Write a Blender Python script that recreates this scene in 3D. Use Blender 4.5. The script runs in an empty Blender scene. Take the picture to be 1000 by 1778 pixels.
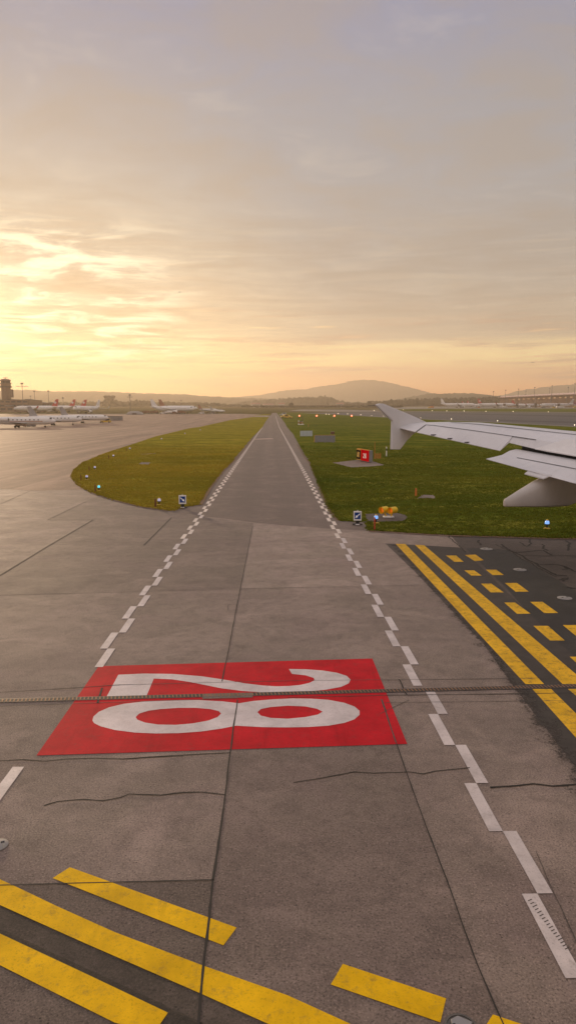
import bpy, bmesh, math, random
from mathutils import Vector, Matrix, noise
from mathutils.geometry import tessellate_polygon
R = math.radians
random.seed(7)
scene = bpy.context.scene
col = scene.collection

# ------------------------------------------------------------------ camera
CAM_H, FPX, PITCH = 4.6, 1195.0, 0.142
cd = bpy.data.cameras.new('camera'); cam = bpy.data.objects.new('camera', cd); col.objects.link(cam)
cam.location = (0, 0, CAM_H); cam.rotation_euler = (math.pi/2 - PITCH, 0, 0)
cd.sensor_fit = 'VERTICAL'; cd.sensor_height = 36; cd.sensor_width = 36
cd.lens = 36*FPX/1778; cd.clip_start = .05; cd.clip_end = 30000
scene.camera = cam
scene.view_settings.view_transform = 'Standard'; scene.view_settings.look = 'None'
scene.view_settings.exposure = 0; scene.view_settings.gamma = 1

# the land: level round the camera, rising gently beyond KINK
KINK, SLOPE = 240.0, 0.015
def tz(x, y): return 0.0 if y <= KINK else (y-KINK)*SLOPE
def ray(px, py):
    x = (px-500)/FPX; y = -(py-889)/FPX
    c, s = math.cos(PITCH), math.sin(PITCH)
    return Vector((x, c+s*y, -s+c*y))
def G(px, py):                       # where on the land a point measured on the photo lies
    d = ray(px, py)
    if d.z < 0:
        t = -CAM_H/d.z
        if d.y*t <= KINK: return (d.x*t, d.y*t)
    t = (CAM_H + KINK*SLOPE)/(SLOPE*d.y - d.z)
    return (d.x*t, d.y*t)
def AT(px, Y):                       # world x of a photo column at distance Y
    return (px-500)/FPX*(Y*math.cos(PITCH)+(CAM_H-tz(0, Y))*math.sin(PITCH))
def ZAT(py, Y):                      # height of a photo row at distance Y
    d = ray(500, py); return CAM_H + d.z/d.y*Y

# ------------------------------------------------------------------ node helpers
class NT:
    def __init__(s, nt): s.nt = nt; s.nt.nodes.clear()
    def n(s, typ, **kw):
        nd = s.nt.nodes.new(typ)
        for k, v in kw.items():
            if k.startswith('i_'): nd.inputs[k[2:]].default_value = v
            else: setattr(nd, k, v)
        return nd
    def l(s, a, b): s.nt.links.new(a, b)
    def val(s, sock, v):
        if hasattr(v, 'is_linked') or isinstance(v, bpy.types.NodeSocket): s.l(v, sock)
        else: sock.default_value = v
    def math(s, op, a, b=None, c=None, clamp=False):
        nd = s.n('ShaderNodeMath', operation=op); nd.use_clamp = clamp
        s.val(nd.inputs[0], a)
        if b is not None: s.val(nd.inputs[1], b)
        if c is not None: s.val(nd.inputs[2], c)
        return nd.outputs[0]
    def mix(s, f, a, b, blend='MIX'):
        nd = s.n('ShaderNodeMix', data_type='RGBA', blend_type=blend)
        s.val(nd.inputs[0], f)
        for k, v in ((6, a), (7, b)):
            if isinstance(v, (tuple, list)): v = tuple(v)+((1,) if len(v) == 3 else ())
            s.val(nd.inputs[k], v)
        return nd.outputs[2]
    def noise(s, vec, scale, detail=4, rough=.55, dist=0.0):
        nd = s.n('ShaderNodeTexNoise'); nd.inputs['Scale'].default_value = scale
        nd.inputs['Detail'].default_value = detail; nd.inputs['Roughness'].default_value = rough
        nd.inputs['Distortion'].default_value = dist
        if vec is not None: s.l(vec, nd.inputs['Vector'])
        return nd.outputs['Fac']
    def voro(s, vec, scale, feature='F1'):
        nd = s.n('ShaderNodeTexVoronoi', feature=feature); nd.inputs['Scale'].default_value = scale
        s.l(vec, nd.inputs['Vector']); return nd.outputs['Distance'], nd.outputs.get('Color')
    def ramp(s, f, *stops):
        nd = s.n('ShaderNodeValToRGB'); cr = nd.color_ramp
        while len(cr.elements) < len(stops): cr.elements.new(.5)
        for e, (p, c) in zip(cr.elements, stops):
            e.position = p
            e.color = (c, c, c, 1) if isinstance(c, (int, float)) else tuple(c)+((1,) if len(c) == 3 else ())
        s.l(f, nd.inputs[0]); return nd.outputs[0]
    def sc(s, vec, k):
        nd = s.n('ShaderNodeMapping'); nd.inputs['Scale'].default_value = k; s.l(vec, nd.inputs['Vector']); return nd.outputs[0]
    def rotz(s, vec, a, k=(1, 1, 1)):
        nd = s.n('ShaderNodeMapping'); nd.inputs['Rotation'].default_value = (0, 0, a); nd.inputs['Scale'].default_value = k
        s.l(vec, nd.inputs['Vector']); return nd.outputs[0]
    def smooth(s, x, a, b):
        nd = s.n('ShaderNodeMapRange', interpolation_type='SMOOTHSTEP')
        s.l(x, nd.inputs[0]); nd.inputs[1].default_value = a; nd.inputs[2].default_value = b
        return nd.outputs[0]
def newmat(name):
    m = bpy.data.materials.new(name); m.use_nodes = True
    return m, NT(m.node_tree)
def finish(T, color, rough=.6, bump=None, bstr=.2, bdist=.01, spec=.5, metal=0.0, emis=None, estr=0.0):
    b = T.n('ShaderNodeBsdfPrincipled'); o = T.n('ShaderNodeOutputMaterial')
    if isinstance(color, (tuple, list)): color = tuple(color)+((1,) if len(color) == 3 else ())
    T.val(b.inputs['Base Color'], color); T.val(b.inputs['Roughness'], rough)
    b.inputs['Specular IOR Level'].default_value = spec; b.inputs['Metallic'].default_value = metal
    if emis: b.inputs['Emission Color'].default_value = tuple(emis)+(1,); b.inputs['Emission Strength'].default_value = estr
    if bump is not None:
        bp = T.n('ShaderNodeBump'); bp.inputs['Strength'].default_value = bstr; bp.inputs['Distance'].default_value = bdist
        T.l(bump, bp.inputs['Height']); T.l(bp.outputs[0], b.inputs['Normal'])
    T.l(b.outputs[0], o.inputs['Surface'])
    return b
def objv(T): return T.n('ShaderNodeTexCoord').outputs['Object']
def plain(name, c, rough=.5, metal=0.0, var=.12, scale=3.0, emis=None, estr=0.0, spec=.5):
    m, T = newmat(name); v = objv(T)
    n = T.noise(v, scale, 5, .6)
    f = T.ramp(n, (.3, 0), (.7, 1))
    dark = tuple(x*(1-var) for x in c); light = tuple(min(1, x*(1+var)) for x in c)
    finish(T, T.mix(f, dark, light), rough, spec=spec, metal=metal, emis=emis, estr=estr)
    return m

# ------------------------------------------------------------------ pavement materials
def concrete_color(T, v, base, big=.16):
    a = T.noise(v, .11, 5, .6, .3); b = T.noise(v, .9, 6, .65); c = T.noise(v, 13, 5, .75); d = T.noise(v, 48, 3, .75)
    cl = T.mix(T.ramp(a, (.3, 0), (.7, 1)), tuple(x*(1-big) for x in base), tuple(x*(1+big) for x in base))
    hue = T.noise(v, .35, 4, .6)
    cl = T.mix(T.ramp(hue, (.38, 0), (.64, .55)), cl, (base[0]*.86, base[1]*.93, base[2]*.84))
    hue2 = T.noise(v, .55, 5, .65, .6)
    cl = T.mix(T.ramp(hue2, (.50, 0), (.68, .6)), cl, (base[0]*.92, base[1]*.84, base[2]*.94))
    streak = T.noise(T.rotz(v, R(3), (.10, 1.1, 1)), 1.0, 5, .65)
    cl = T.mix(T.ramp(streak, (.44, 0), (.64, .45)), cl, tuple(x*.66 for x in base))
    cl = T.mix(T.ramp(b, (.36, .30), (.6, 0)), cl, tuple(x*.62 for x in base))
    cl = T.mix(T.ramp(c, (.32, .34), (.50, 0)), cl, tuple(x*.5 for x in base))
    dirt = T.noise(v, 2.3, 8, .75, .5)
    cl = T.mix(T.ramp(dirt, (.48, 0), (.66, .62)), cl, tuple(x*.45 for x in base))
    pale = T.noise(v, .45, 7, .7, .8)
    cl = T.mix(T.ramp(pale, (.50, 0), (.66, .55)), cl, tuple(min(1, x*1.45) for x in base))
    mot = T.noise(v, 4.2, 5, .7)
    cl = T.mix(T.ramp(mot, (.34, .4), (.52, 0)), cl, tuple(x*.55 for x in base))
    cl = T.mix(T.ramp(d, (.35, .85), (.47, 0)), cl, tuple(x*.30 for x in base))
    cl = T.mix(T.ramp(d, (.56, 0), (.69, .6)), cl, tuple(min(1, x*1.9) for x in base))
    pit, _ = T.voro(v, 15)
    pm = T.math('MULTIPLY', T.ramp(pit, (.07, 1), (.17, 0)), T.ramp(c, (.47, 0), (.54, .95)))
    cl = T.mix(pm, cl, tuple(x*.14 for x in base))
    h = T.math('ADD', T.math('MULTIPLY', d, .6), T.math('MULTIPLY', c, .5))
    return cl, h
def concrete(name, base, rough=.60, big=.16, bstr=.22):
    m, T = newmat(name); v = objv(T)
    cl, h = concrete_color(T, v, base, big)
    finish(T, cl, T.math('ADD', T.math('MULTIPLY', T.noise(v, .7, 6, .7), .22), rough+.06), h, bstr, .012, spec=.34)
    return m
CONC = (.262, .207, .180)
M = {}
M['concrete'] = concrete('apron_concrete', CONC)
M['slab_dark'] = concrete('older_concrete', (.205, .162, .141))
M['slab_light'] = concrete('newer_concrete', (.310, .246, .214))
M['slab_shaded'] = concrete('shaded_concrete', (.165, .131, .112), big=.28)
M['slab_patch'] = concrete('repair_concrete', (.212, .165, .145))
def asphalt(name, base, ang=0.0, rough=.6, streak=.35, spec=.4, tracks=False):
    m, T = newmat(name); v = objv(T)
    cl, h = concrete_color(T, v, base, .1)
    s = T.noise(T.rotz(v, ang, (.35, .012, 1)), 1.0, 6, .65, .3)
    cl = T.mix(T.ramp(s, (.42, 0), (.72, streak)), cl, tuple(x*.45 for x in base))
    s2 = T.noise(T.rotz(v, ang, (.5, .03, 1)), 1.0, 4, .6)
    cl = T.mix(T.ramp(s2, (.52, 0), (.75, streak*.8)), cl, tuple(x*1.45 for x in base))
    if tracks:                                   # wheel paths polished into the asphalt either side of its centre line
        sp = T.n('ShaderNodeSeparateXYZ'); T.l(v, sp.inputs[0])
        u = T.math('ADD', T.math('MULTIPLY', sp.outputs[0], .99973), T.math('MULTIPLY', sp.outputs[1], .0233))
        u = T.math('ADD', u, T.math('MULTIPLY', T.math('SUBTRACT', T.noise(T.sc(v, (.2, .05, 1)), 1.0, 3, .5), .5), .9))
        t = T.math('ABSOLUTE', T.math('SUBTRACT', T.math('ABSOLUTE', T.math('ADD', u, .35)), 1.05))
        k = T.math('MULTIPLY', T.math('SUBTRACT', 1.0, T.smooth(t, .1, .75)), T.noise(T.sc(v, (1.2, .12, 1)), 1.0, 5, .7))
        cl = T.mix(T.math('MULTIPLY', k, .75), cl, tuple(x*.62 for x in base))
    finish(T, cl, rough, h, .2, .012, spec=spec)
    return m
M['road'] = asphalt('service_road_asphalt', (.178, .135, .118), 0.0, .66, .4, .34, True)
M['taxi'] = asphalt('taxiway_asphalt', (.300, .205, .158), R(62), .80, .9, .25)
M['runway'] = asphalt('runway_asphalt', (.060, .054, .054), R(48), .6, .6)
M['pale_pave'] = asphalt('pale_pavement', (.20, .18, .16), R(80), .7, .3)
M['old_asphalt'] = asphalt('cracked_asphalt', (.108, .088, .080), R(30), .7, .3, .2)
M['wet_asphalt'] = asphalt('dark_sealed_asphalt', (.042, .039, .036), R(35), .6, .3, .2)
M['crack'] = plain('crack_shadow', (.012, .011, .010), .9, var=.3)
M['joint'] = plain('joint_sealant', (.022, .020, .018), .8, var=.3)
M['joint_pale'] = plain('joint_sealant_pale', (.070, .060, .054), .85, var=.3)
def paint(name, c, under, worn=.28, rough=.55, scale=1.0, smear=None, spec=.22):
    m, T = newmat(name); v = objv(T)
    b = T.noise(v, 1.4*scale, 6, .7, .2); c1 = T.noise(v, 38*scale, 4, .75); e = T.noise(v, 7*scale, 6, .75)
    base = T.mix(T.ramp(b, (.34, 0), (.66, 1)), tuple(x*.76 for x in c), tuple(min(1, x*1.10) for x in c))
    wear = T.math('ADD', T.math('MULTIPLY', e, .62), T.math('MULTIPLY', c1, .38))
    base = T.mix(T.ramp(wear, (.545-worn*.1, 0), (.67, worn*2.2)), base, under)
    base = T.mix(T.ramp(c1, (.34, .5), (.44, 0)), base, tuple(x*.45 for x in c))
    if smear:
        s = T.noise(T.rotz(v, smear, (2.6, .3, 1)), 1.0, 6, .7)
        base = T.mix(T.ramp(s, (.55, 0), (.7, .5)), base, tuple(x*.5 for x in c))
    finish(T, base, rough, T.math('ADD', c1, e), .12, .01, spec=spec)
    return m
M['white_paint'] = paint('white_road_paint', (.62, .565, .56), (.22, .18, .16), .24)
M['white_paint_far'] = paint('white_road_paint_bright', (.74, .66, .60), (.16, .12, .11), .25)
M['faded_paint'] = paint('faded_pink_paint', (.42, .30, .26), (.17, .13, .11), .5)
M['digit_paint'] = paint('white_digit_paint', (.66, .60, .61), (.3, .16, .16), .16)
M['red_paint'] = paint('red_ground_paint', (.56, .012, .024), (.20, .05, .05), .26, .7, 1.0, R(10), .08)
M['yellow_near'] = paint('yellow_taxi_paint', (.86, .52, .006), (.18, .125, .05), .27, .7, 1.0, R(20), .12)
M['yellow_far'] = paint('yellow_holding_paint', (.78, .46, .025), (.09, .07, .045), .42, .7, 1.0, R(-38), .12)
# black border paint that wears through to the concrete towards its ragged edge
def border_mat(name='black_border_paint', c0=(.028, .026, .023), c1=(.092, .080, .072), lo=.38, hi=.72, op=.95, amp=1.5):
    m, T = newmat(name); v = objv(T)
    cl, h = concrete_color(T, v, CONC)
    at = T.n('ShaderNodeAttribute', attribute_name='cover')
    n = T.noise(v, 2.2, 8, .75, .4); f = T.noise(v, 26, 4, .75)
    k = T.math('ADD', at.outputs['Fac'], T.math('MULTIPLY', T.math('SUBTRACT', n, .5), amp))
    k = T.math('ADD', k, T.math('MULTIPLY', T.math('SUBTRACT', f, .5), .9))
    k = T.smooth(k, lo, hi)
    bl = T.mix(T.noise(v, 3.1, 6, .7), c0, c1)
    bs = finish(T, bl, .7, h, .15, .012, spec=.2)
    tr = T.n('ShaderNodeBsdfTransparent'); mx = T.n('ShaderNodeMixShader'); o = [q for q in T.nt.nodes if q.type == 'OUTPUT_MATERIAL'][0]
    T.l(T.math('MULTIPLY', k, op), mx.inputs[0]); T.l(tr.outputs[0], mx.inputs[1]); T.l(bs.outputs[0], mx.inputs[2]); T.l(mx.outputs[0], o.inputs['Surface'])
    return m
M['border'] = border_mat()
M['film'] = border_mat('worn_black_film', (.045, .043, .034), (.080, .073, .060), .15, 1.15, .50, 1.4)
M['dirt'] = border_mat('bare_verge_soil', (.11, .058, .030), (.24, .145, .080))

# ------------------------------------------------------------------ vegetation and land materials
def grassmat(name, a, b, c, blades=False):
    m, T = newmat(name); v = objv(T)
    n1 = T.noise(T.sc(v, (.05, .12, .1)), 1.0, 5, .6, .4); n2 = T.noise(v, .6, 6, .7); n3 = T.noise(v, 5, 5, .75); n4 = T.noise(v, 28, 3, .7)
    band = T.noise(T.sc(v, (.05, .34, .1)), 1.0, 6, .68, .5); clump = T.noise(T.sc(v, (.35, .9, .1)), 1.0, 6, .7, .4)
    cl = T.mix(T.ramp(n1, (.36, 0), (.66, 1)), a, b)
    cl = T.mix(T.ramp(band, (.48, 0), (.58, .8)), cl, c)
    cl = T.mix(T.ramp(band, (.38, .85), (.47, 0)), cl, tuple(x*.62 for x in a))
    cl = T.mix(T.ramp(clump, (.40, .9), (.54, 0)), cl, tuple(x*.50 for x in a))
    cl = T.mix(T.ramp(n2, (.38, .55), (.58, 0)), cl, tuple(x*.55 for x in a))
    cl = T.mix(T.ramp(n3, (.36, .6), (.6, 0)), cl, tuple(x*.45 for x in a))
    cl = T.mix(T.ramp(n4, (.52, 0), (.72, .55)), cl, tuple(x*1.7 for x in b))
    h = T.math('ADD', T.math('MULTIPLY', n3, .6), T.math('MULTIPLY', n4, .5))
    bs = finish(T, cl, 1.0, h, .6, .06, spec=0.0)
    return m
M['grass_left'] = grassmat('island_turf', (.25, .235, .030), (.42, .355, .042), (.52, .37, .062))  # yellower than the verge: low-sun backlight put into the colour
M['grass_right'] = grassmat('verge_turf', (.095, .135, .018), (.205, .225, .028), (.37, .30, .052))
M['field'] = grassmat('far_fields', (.12, .11, .035), (.20, .165, .075), (.26, .20, .12))
def blademat(name, a, b):
    m, T = newmat(name); v = objv(T)
    n = T.noise(T.sc(v, (.05, .12, .1)), 1.0, 5, .6, .4); n2 = T.noise(v, 9, 3, .7)
    cl = T.mix(T.ramp(n, (.36, 0), (.66, 1)), a, b)
    cl = T.mix(T.ramp(n2, (.3, .6), (.6, 0)), cl, tuple(x*.5 for x in a))
    d = T.n('ShaderNodeBsdfDiffuse'); t = T.n('ShaderNodeBsdfTranslucent'); mx = T.n('ShaderNodeMixShader'); o = T.n('ShaderNodeOutputMaterial')
    T.l(cl, d.inputs[0]); T.l(cl, t.inputs[0]); mx.inputs[0].default_value = .4
    T.l(d.outputs[0], mx.inputs[1]); T.l(t.outputs[0], mx.inputs[2]); T.l(mx.outputs[0], o.inputs[0])
    return m
M['blade_left'] = blademat('island_blades', (.28, .24, .03), (.42, .31, .04))  # blades carry the same painted backlight as the island turf
M['blade_right'] = blademat('verge_blades', (.105, .135, .016), (.20, .195, .024))
def hillmat(name, a, b, sc):
    m, T = newmat(name); v = objv(T)
    n = T.noise(v, sc, 6, .7); n2 = T.noise(v, sc*7, 4, .7)
    cl = T.mix(T.ramp(n, (.4, 0), (.62, 1)), a, b)
    cl = T.mix(T.ramp(n2, (.35, .6), (.6, 0)), cl, tuple(x*.5 for x in a))
    finish(T, cl, .9, n2, .8, 4.0, spec=.1)
    return m
M['hill'] = hillmat('wooded_hill', (.030, .036, .018), (.060, .058, .026), .006)
M['leaf'] = hillmat('tree_crowns', (.032, .038, .016), (.060, .056, .022), .05)
M['bark'] = plain('bark', (.05, .04, .03), .9)

# ------------------------------------------------------------------ thing materials
M['wing_skin'] = None
def wingmat():
    m, T = newmat('wing_paint'); v = objv(T)
    n = T.noise(v, .7, 5, .6); st = T.noise(T.sc(v, (.5, 6, 1)), 1.0, 5, .7)
    cl = T.mix(T.ramp(n, (.3, 0), (.7, 1)), (.60, .60, .63), (.70, .70, .73))
    cl = T.mix(T.ramp(st, (.52, 0), (.75, .30)), cl, (.42, .41, .41))
    finish(T, cl, .38, T.noise(v, 2.5, 2, .5), .04, .02)
    return m
M['wing_skin'] = wingmat()
M['wing_light'] = plain('wing_panel_light', (.80, .80, .82), .34, var=.04)
M['wing_dirty'] = plain('fairing_paint', (.50, .47, .45), .45, var=.10, scale=1.2)
M['seam'] = plain('panel_seam', (.05, .05, .055), .7)
M['cavity'] = plain('flap_cove', (.035, .035, .036), .8)  # near-black colour stands for the shade inside the flap slot
M['white_body'] = plain('white_aircraft_paint', (.74, .73, .71), .35, var=.04, scale=.4)
M['silver'] = plain('bare_metal', (.55, .55, .55), .35, .7, var=.1)
M['dark_glass'] = plain('dark_glass', (.02, .022, .025), .12, var=.1)
M['tyre'] = plain('tyre_rubber', (.018, .017, .016), .85)
M['tail_red'] = plain('tail_red', (.45, .03, .03), .4, var=.05)
M['tail_plum'] = plain('tail_plum', (.16, .02, .07), .4, var=.05)
M['tail_grey'] = plain('tail_grey', (.38, .37, .37), .4, var=.05)
M['white_mark'] = plain('white_mark', (.8, .8, .8), .45, var=.03)
M['blue_mark'] = plain('blue_lettering', (.03, .05, .16), .45, var=.05)
M['stripe'] = plain('cheatline', (.30, .12, .07), .4)
M['steel'] = plain('galvanised_steel', (.30, .30, .31), .45, .6, var=.12)
M['mast'] = plain('mast_paint', (.12, .11, .11), .6)
M['wall_brown'] = plain('brown_facade', (.20, .13, .09), .75, var=.2, scale=.12)
M['wall_dark'] = plain('dark_facade', (.11, .08, .065), .75, var=.2, scale=.2)
M['wall_grey'] = plain('grey_facade', (.26, .25, .24), .7, var=.15, scale=.2)
M['wall_pale'] = plain('pale_wall', (.55, .52, .47), .7, var=.1, scale=.2)
M['facade_warm'] = plain('terminal_facade', (.34, .20, .125), .6, var=.25, scale=.06)  # brown shifted to orange to paint in the lit-up look
M['roof_sunset'] = plain('terminal_roof', (.85, .60, .48), .45, var=.08, scale=.05)  # sunset glow painted into the pale pink roof colour
M['roof_dark'] = plain('dark_roof', (.07, .06, .055), .7)
M['glass_lit'] = plain('lit_terminal_glass', (.10, .07, .05), .2, emis=(1, .55, .25), estr=.4)
M['glass'] = plain('window_glass', (.05, .05, .055), .12)
M['sign_red'] = plain('sign_red', (.50, .004, .008), .7, var=.06, spec=.0, emis=(1, .0, .01), estr=.10)
M['sign_black'] = plain('sign_black', (.014, .013, .013), .9, spec=0.0)
M['sign_yellow'] = plain('sign_yellow', (.75, .42, .02), .4, emis=(1, .55, .03), estr=.15)
M['sign_white'] = plain('sign_white', (.82, .82, .82), .35, var=.03, emis=(1, 1, 1), estr=.12)
M['sign_back'] = plain('sign_back_grey', (.22, .22, .23), .5, var=.08)
M['sign_pale'] = plain('sign_back_pale', (.45, .52, .56), .35, var=.08)
M['sign_blue'] = plain('sign_blue', (.012, .055, .26), .5, var=.08, spec=.2)
M['sign_frame'] = plain('sign_frame', (.85, .84, .84), .4, var=.05)
M['wood_edge'] = plain('yellow_edge', (.60, .31, .035), .8, spec=.05)
M['rgl_yellow'] = plain('lamp_housing_yellow', (.76, .50, .010), .5, var=.06)
M['lens_orange'] = plain('orange_lens', (.6, .12, .01), .2, emis=(1, .22, .02), estr=.45)
M['lens_blue'] = plain('blue_lens', (.1, .2, .6), .15, emis=(.25, .5, 1), estr=.9)
M['lens_ice'] = plain('pale_lens', (.55, .55, .75), .15, emis=(.65, .65, 1), estr=.25)
M['lens_teal'] = plain('teal_lens', (.1, .6, .7), .15, emis=(.15, .85, 1), estr=.8)
M['lens_red'] = plain('red_lens', (.7, .05, .02), .2, emis=(1, .08, .03), estr=2.2)
M['lens_core'] = plain('lamp_glow_core', (1, .5, .3), .2, emis=(1, .45, .25), estr=6)
M['lens_white'] = plain('white_lamp', (.9, .8, .6), .2, emis=(1, .82, .55), estr=2.6)
M['stake_brown'] = plain('brown_stake', (.16, .05, .02), .8)
M['stake_red'] = plain('red_post', (.45, .05, .02), .55)
M['orange'] = plain('orange_plastic', (.60, .16, .02), .55)
M['veh_yellow'] = plain('vehicle_yellow', (.62, .40, .03), .4)
M['veh_white'] = plain('vehicle_white', (.66, .65, .63), .4)
M['veh_grey'] = plain('vehicle_grey', (.20, .19, .18), .45)
M['veh_brown'] = plain('vehicle_brown', (.20, .10, .05), .5)
M['rust'] = plain('rusty_iron', (.23, .125, .068), .65, .3, var=.4, scale=30)
M['iron'] = plain('cast_iron', (.11, .105, .10), .5, .5, var=.3, scale=12)
M['bird'] = plain('bird_feathers', (.06, .055, .05), .8)
M['black'] = plain('black_rubber', (.02, .02, .02), .7)

# ------------------------------------------------------------------ mesh builder
class MB:
    def __init__(s): s.v = []; s.f = []; s.mi = []
    def add(s, vs, fs, mi=0):
        o = len(s.v); s.v += [tuple(p) for p in vs]; s.f += [tuple(i+o for i in f) for f in fs]; s.mi += [mi]*len(fs); return s
    def box(s, c, d, rz=0.0, mi=0, taper=1.0):
        cx, cy, cz = c; hx, hy, hz = d[0]/2, d[1]/2, d[2]/2; vs = []
        for z in (-1, 1):
            k = taper if z > 0 else 1
            for x, y in ((-1, -1), (1, -1), (1, 1), (-1, 1)):
                X, Y = x*hx*k, y*hy*k
                vs.append((cx+X*math.cos(rz)-Y*math.sin(rz), cy+X*math.sin(rz)+Y*math.cos(rz), cz+z*hz))
        return s.add(vs, [(3, 2, 1, 0), (4, 5, 6, 7), (0, 1, 5, 4), (1, 2, 6, 5), (2, 3, 7, 6), (3, 0, 4, 7)], mi)
    def tube(s, p0, p1, r0, r1=None, n=10, mi=0, caps=True):
        r1 = r0 if r1 is None else r1
        a, b = Vector(p0), Vector(p1); d = (b-a).normalized()
        u = d.orthogonal().normalized(); w = d.cross(u); vs = []
        for P, r in ((a, r0), (b, r1)):
            for i in range(n):
                t = 2*math.pi*i/n; vs.append(P+u*(r*math.cos(t))+w*(r*math.sin(t)))
        fs = [(i, (i+1) % n, n+(i+1) % n, n+i) for i in range(n)]
        if caps: fs += [tuple(range(n-1, -1, -1)), tuple(range(n, 2*n))]
        return s.add(vs, fs, mi)
    def loft(s, rings, mi=0, caps=True, closed=True):
        n = len(rings[0]); vs = [p for r in rings for p in r]; fs = []
        for k in range(len(rings)-1):
            for i in range(n if closed else n-1):
                j = (i+1) % n; fs.append((k*n+i, k*n+j, (k+1)*n+j, (k+1)*n+i))
        if caps and closed: fs += [tuple(range(n-1, -1, -1)), tuple(range((len(rings)-1)*n, len(rings)*n))]
        return s.add(vs, fs, mi)
    def lathe(s, prof, c=(0, 0, 0), n=16, mi=0):
        rings = [[(c[0]+r*math.cos(2*math.pi*i/n), c[1]+r*math.sin(2*math.pi*i/n), c[2]+z) for i in range(n)] for r, z in prof]
        return s.loft(rings, mi)
    def prism(s, poly, z0, z1, mi=0, fn=None):       # poly (x, y) extruded in z, or mapped by fn(x, y, z)
        n = len(poly); g = fn or (lambda x, y, z: (x, y, z))
        vs = [g(x, y, z0) for x, y in poly]+[g(x, y, z1) for x, y in poly]
        tri = tessellate_polygon([[Vector((x, y, 0)) for x, y in poly]])
        fs = [tuple(t) for t in tri]+[tuple(i+n for i in t) for t in tri]
        fs += [(i, (i+1) % n, n+(i+1) % n, n+i) for i in range(n)]
        return s.add(vs, fs, mi)
    def flat(s, loops, fn, mi=0):
        vs = [p for lp in loops for p in lp]
        tri = tessellate_polygon([[Vector((x, y, 0)) for x, y in lp] for lp in loops])
        return s.add([fn(x, y) for x, y in vs], [tuple(t) for t in tri], mi)
    def build(s, name, mat=None, parent=None, smooth=False, bevel=0.0):
        me = bpy.data.meshes.new(name); me.from_pydata(s.v, [], s.f); me.update()
        mats = mat if isinstance(mat, (list, tuple)) else [mat]
        for m in mats: me.materials.append(m)
        if len(mats) > 1: me.polygons.foreach_set('material_index', s.mi)
        bm = bmesh.new(); bm.from_mesh(me); bmesh.ops.recalc_face_normals(bm, faces=bm.faces); bm.to_mesh(me); bm.free()
        if smooth:
            for p in me.polygons: p.use_smooth = True
            try: me.set_sharp_from_angle(angle=R(smooth if smooth > 1 else 40))
            except Exception: pass
        o = bpy.data.objects.new(name, me); col.objects.link(o)
        if parent: o.parent = parent
        if bevel:
            b = o.modifiers.new('bevel', 'BEVEL'); b.width = bevel; b.segments = 2; b.limit_method = 'ANGLE'
        return o
def thing(name, label, cat, loc=(0, 0, 0), rz=0.0, group=None):
    o = bpy.data.objects.new(name, None); col.objects.link(o); o.empty_display_size = .2
    o.location = loc; o.rotation_euler = (0, 0, rz); o['label'] = label; o['category'] = cat
    if group: o['group'] = group
    return o
def tag(o, label, cat, group=None):
    o['label'] = label; o['category'] = cat
    if group: o['group'] = group
    return o
def structure(o, kind='structure', label=None):
    o['kind'] = kind
    if label: o['label'] = label
    return o
def kids(o): return [c for c in bpy.data.objects if c.parent == o]
def dup(root, loc, rz, label):
    r = root.copy(); col.objects.link(r); r.location = loc; r.rotation_euler = (0, 0, rz); r['label'] = label
    for ch in kids(root):
        c = ch.copy(); col.objects.link(c); c.parent = r
        for g in kids(ch):
            d = g.copy(); col.objects.link(d); d.parent = c
    return r
def ground_pt(px, py, dz=0.0):
    x, y = G(px, py); return (x, y, tz(x, y)+dz)

# ------------------------------------------------------------------ draped sheets
def clip(poly, keep_far):
    out = []
    for i in range(len(poly)):
        a, b = poly[i], poly[(i+1) % len(poly)]
        ia = (a[1] >= KINK) == keep_far or a[1] == KINK; ib = (b[1] >= KINK) == keep_far or b[1] == KINK
        if ia: out.append(a)
        if ia != ib:
            t = (KINK-a[1])/(b[1]-a[1]); out.append((a[0]+t*(b[0]-a[0]), KINK))
    return out
def jag(poly, step, amp, freq=.7, skip=()):
    out = []
    for i in range(len(poly)):
        a, b = Vector(poly[i]), Vector(poly[(i+1) % len(poly)])
        out.append(poly[i]); L = (b-a).length
        if i in skip or L < step*2 or L > 1500: continue
        n = min(int(L/step), 260); nr = Vector((-(b-a).y, (b-a).x))/L
        for k in range(1, n):
            p = a+(b-a)*(k/n)
            d = noise.noise(Vector((p.x*freq, p.y*freq, 3.1)))+.6*noise.noise(Vector((p.x*freq*4, p.y*freq*4, 9.1)))
            p = p+nr*d*amp; out.append((p.x, p.y))
    return out
def sheet(name, polys, dz, mat, label=None, loops=False):
    mb = MB()
    for poly in polys:
        if loops:
            mb.flat(poly, lambda x, y: (x, y, tz(x, y)+dz)); continue
        for far in (False, True):
            c = clip(poly, far)
            if len(c) >= 3: mb.flat([c], lambda x, y: (x, y, tz(x, y)+dz))
    o = mb.build(name, mat)
    me = o.data
    bm = bmesh.new(); bm.from_mesh(me)
    for f in bm.faces:
        if f.normal.z < 0: f.normal_flip()
    bm.to_mesh(me); bm.free()
    return structure(o, label=label)
def P(*pts): return [G(*p) for p in pts]

# base land
def land():
    xs = [-4500, 4500]; mb = MB()
    ys = [-500, KINK, 6400]
    vs = [(x, y, tz(x, y)) for y in ys for x in xs]
    mb.add(vs, [(0, 1, 3, 2), (2, 3, 5, 4)])
    return structure(mb.build('ground', M['field']))
land()
# apron of concrete slabs: foreground and the whole left side
apron = [(-900, -300), (-900, 545)]+P((420, 718.6), (456, 719.8), (470, 722), (574, 917.5), (598, 919), (640, 921.7), (782, 929.7), (1000, 936), (1500, 958))+[(160, -300)]
sheet('apron', [apron], .0015, M['concrete'])
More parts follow.
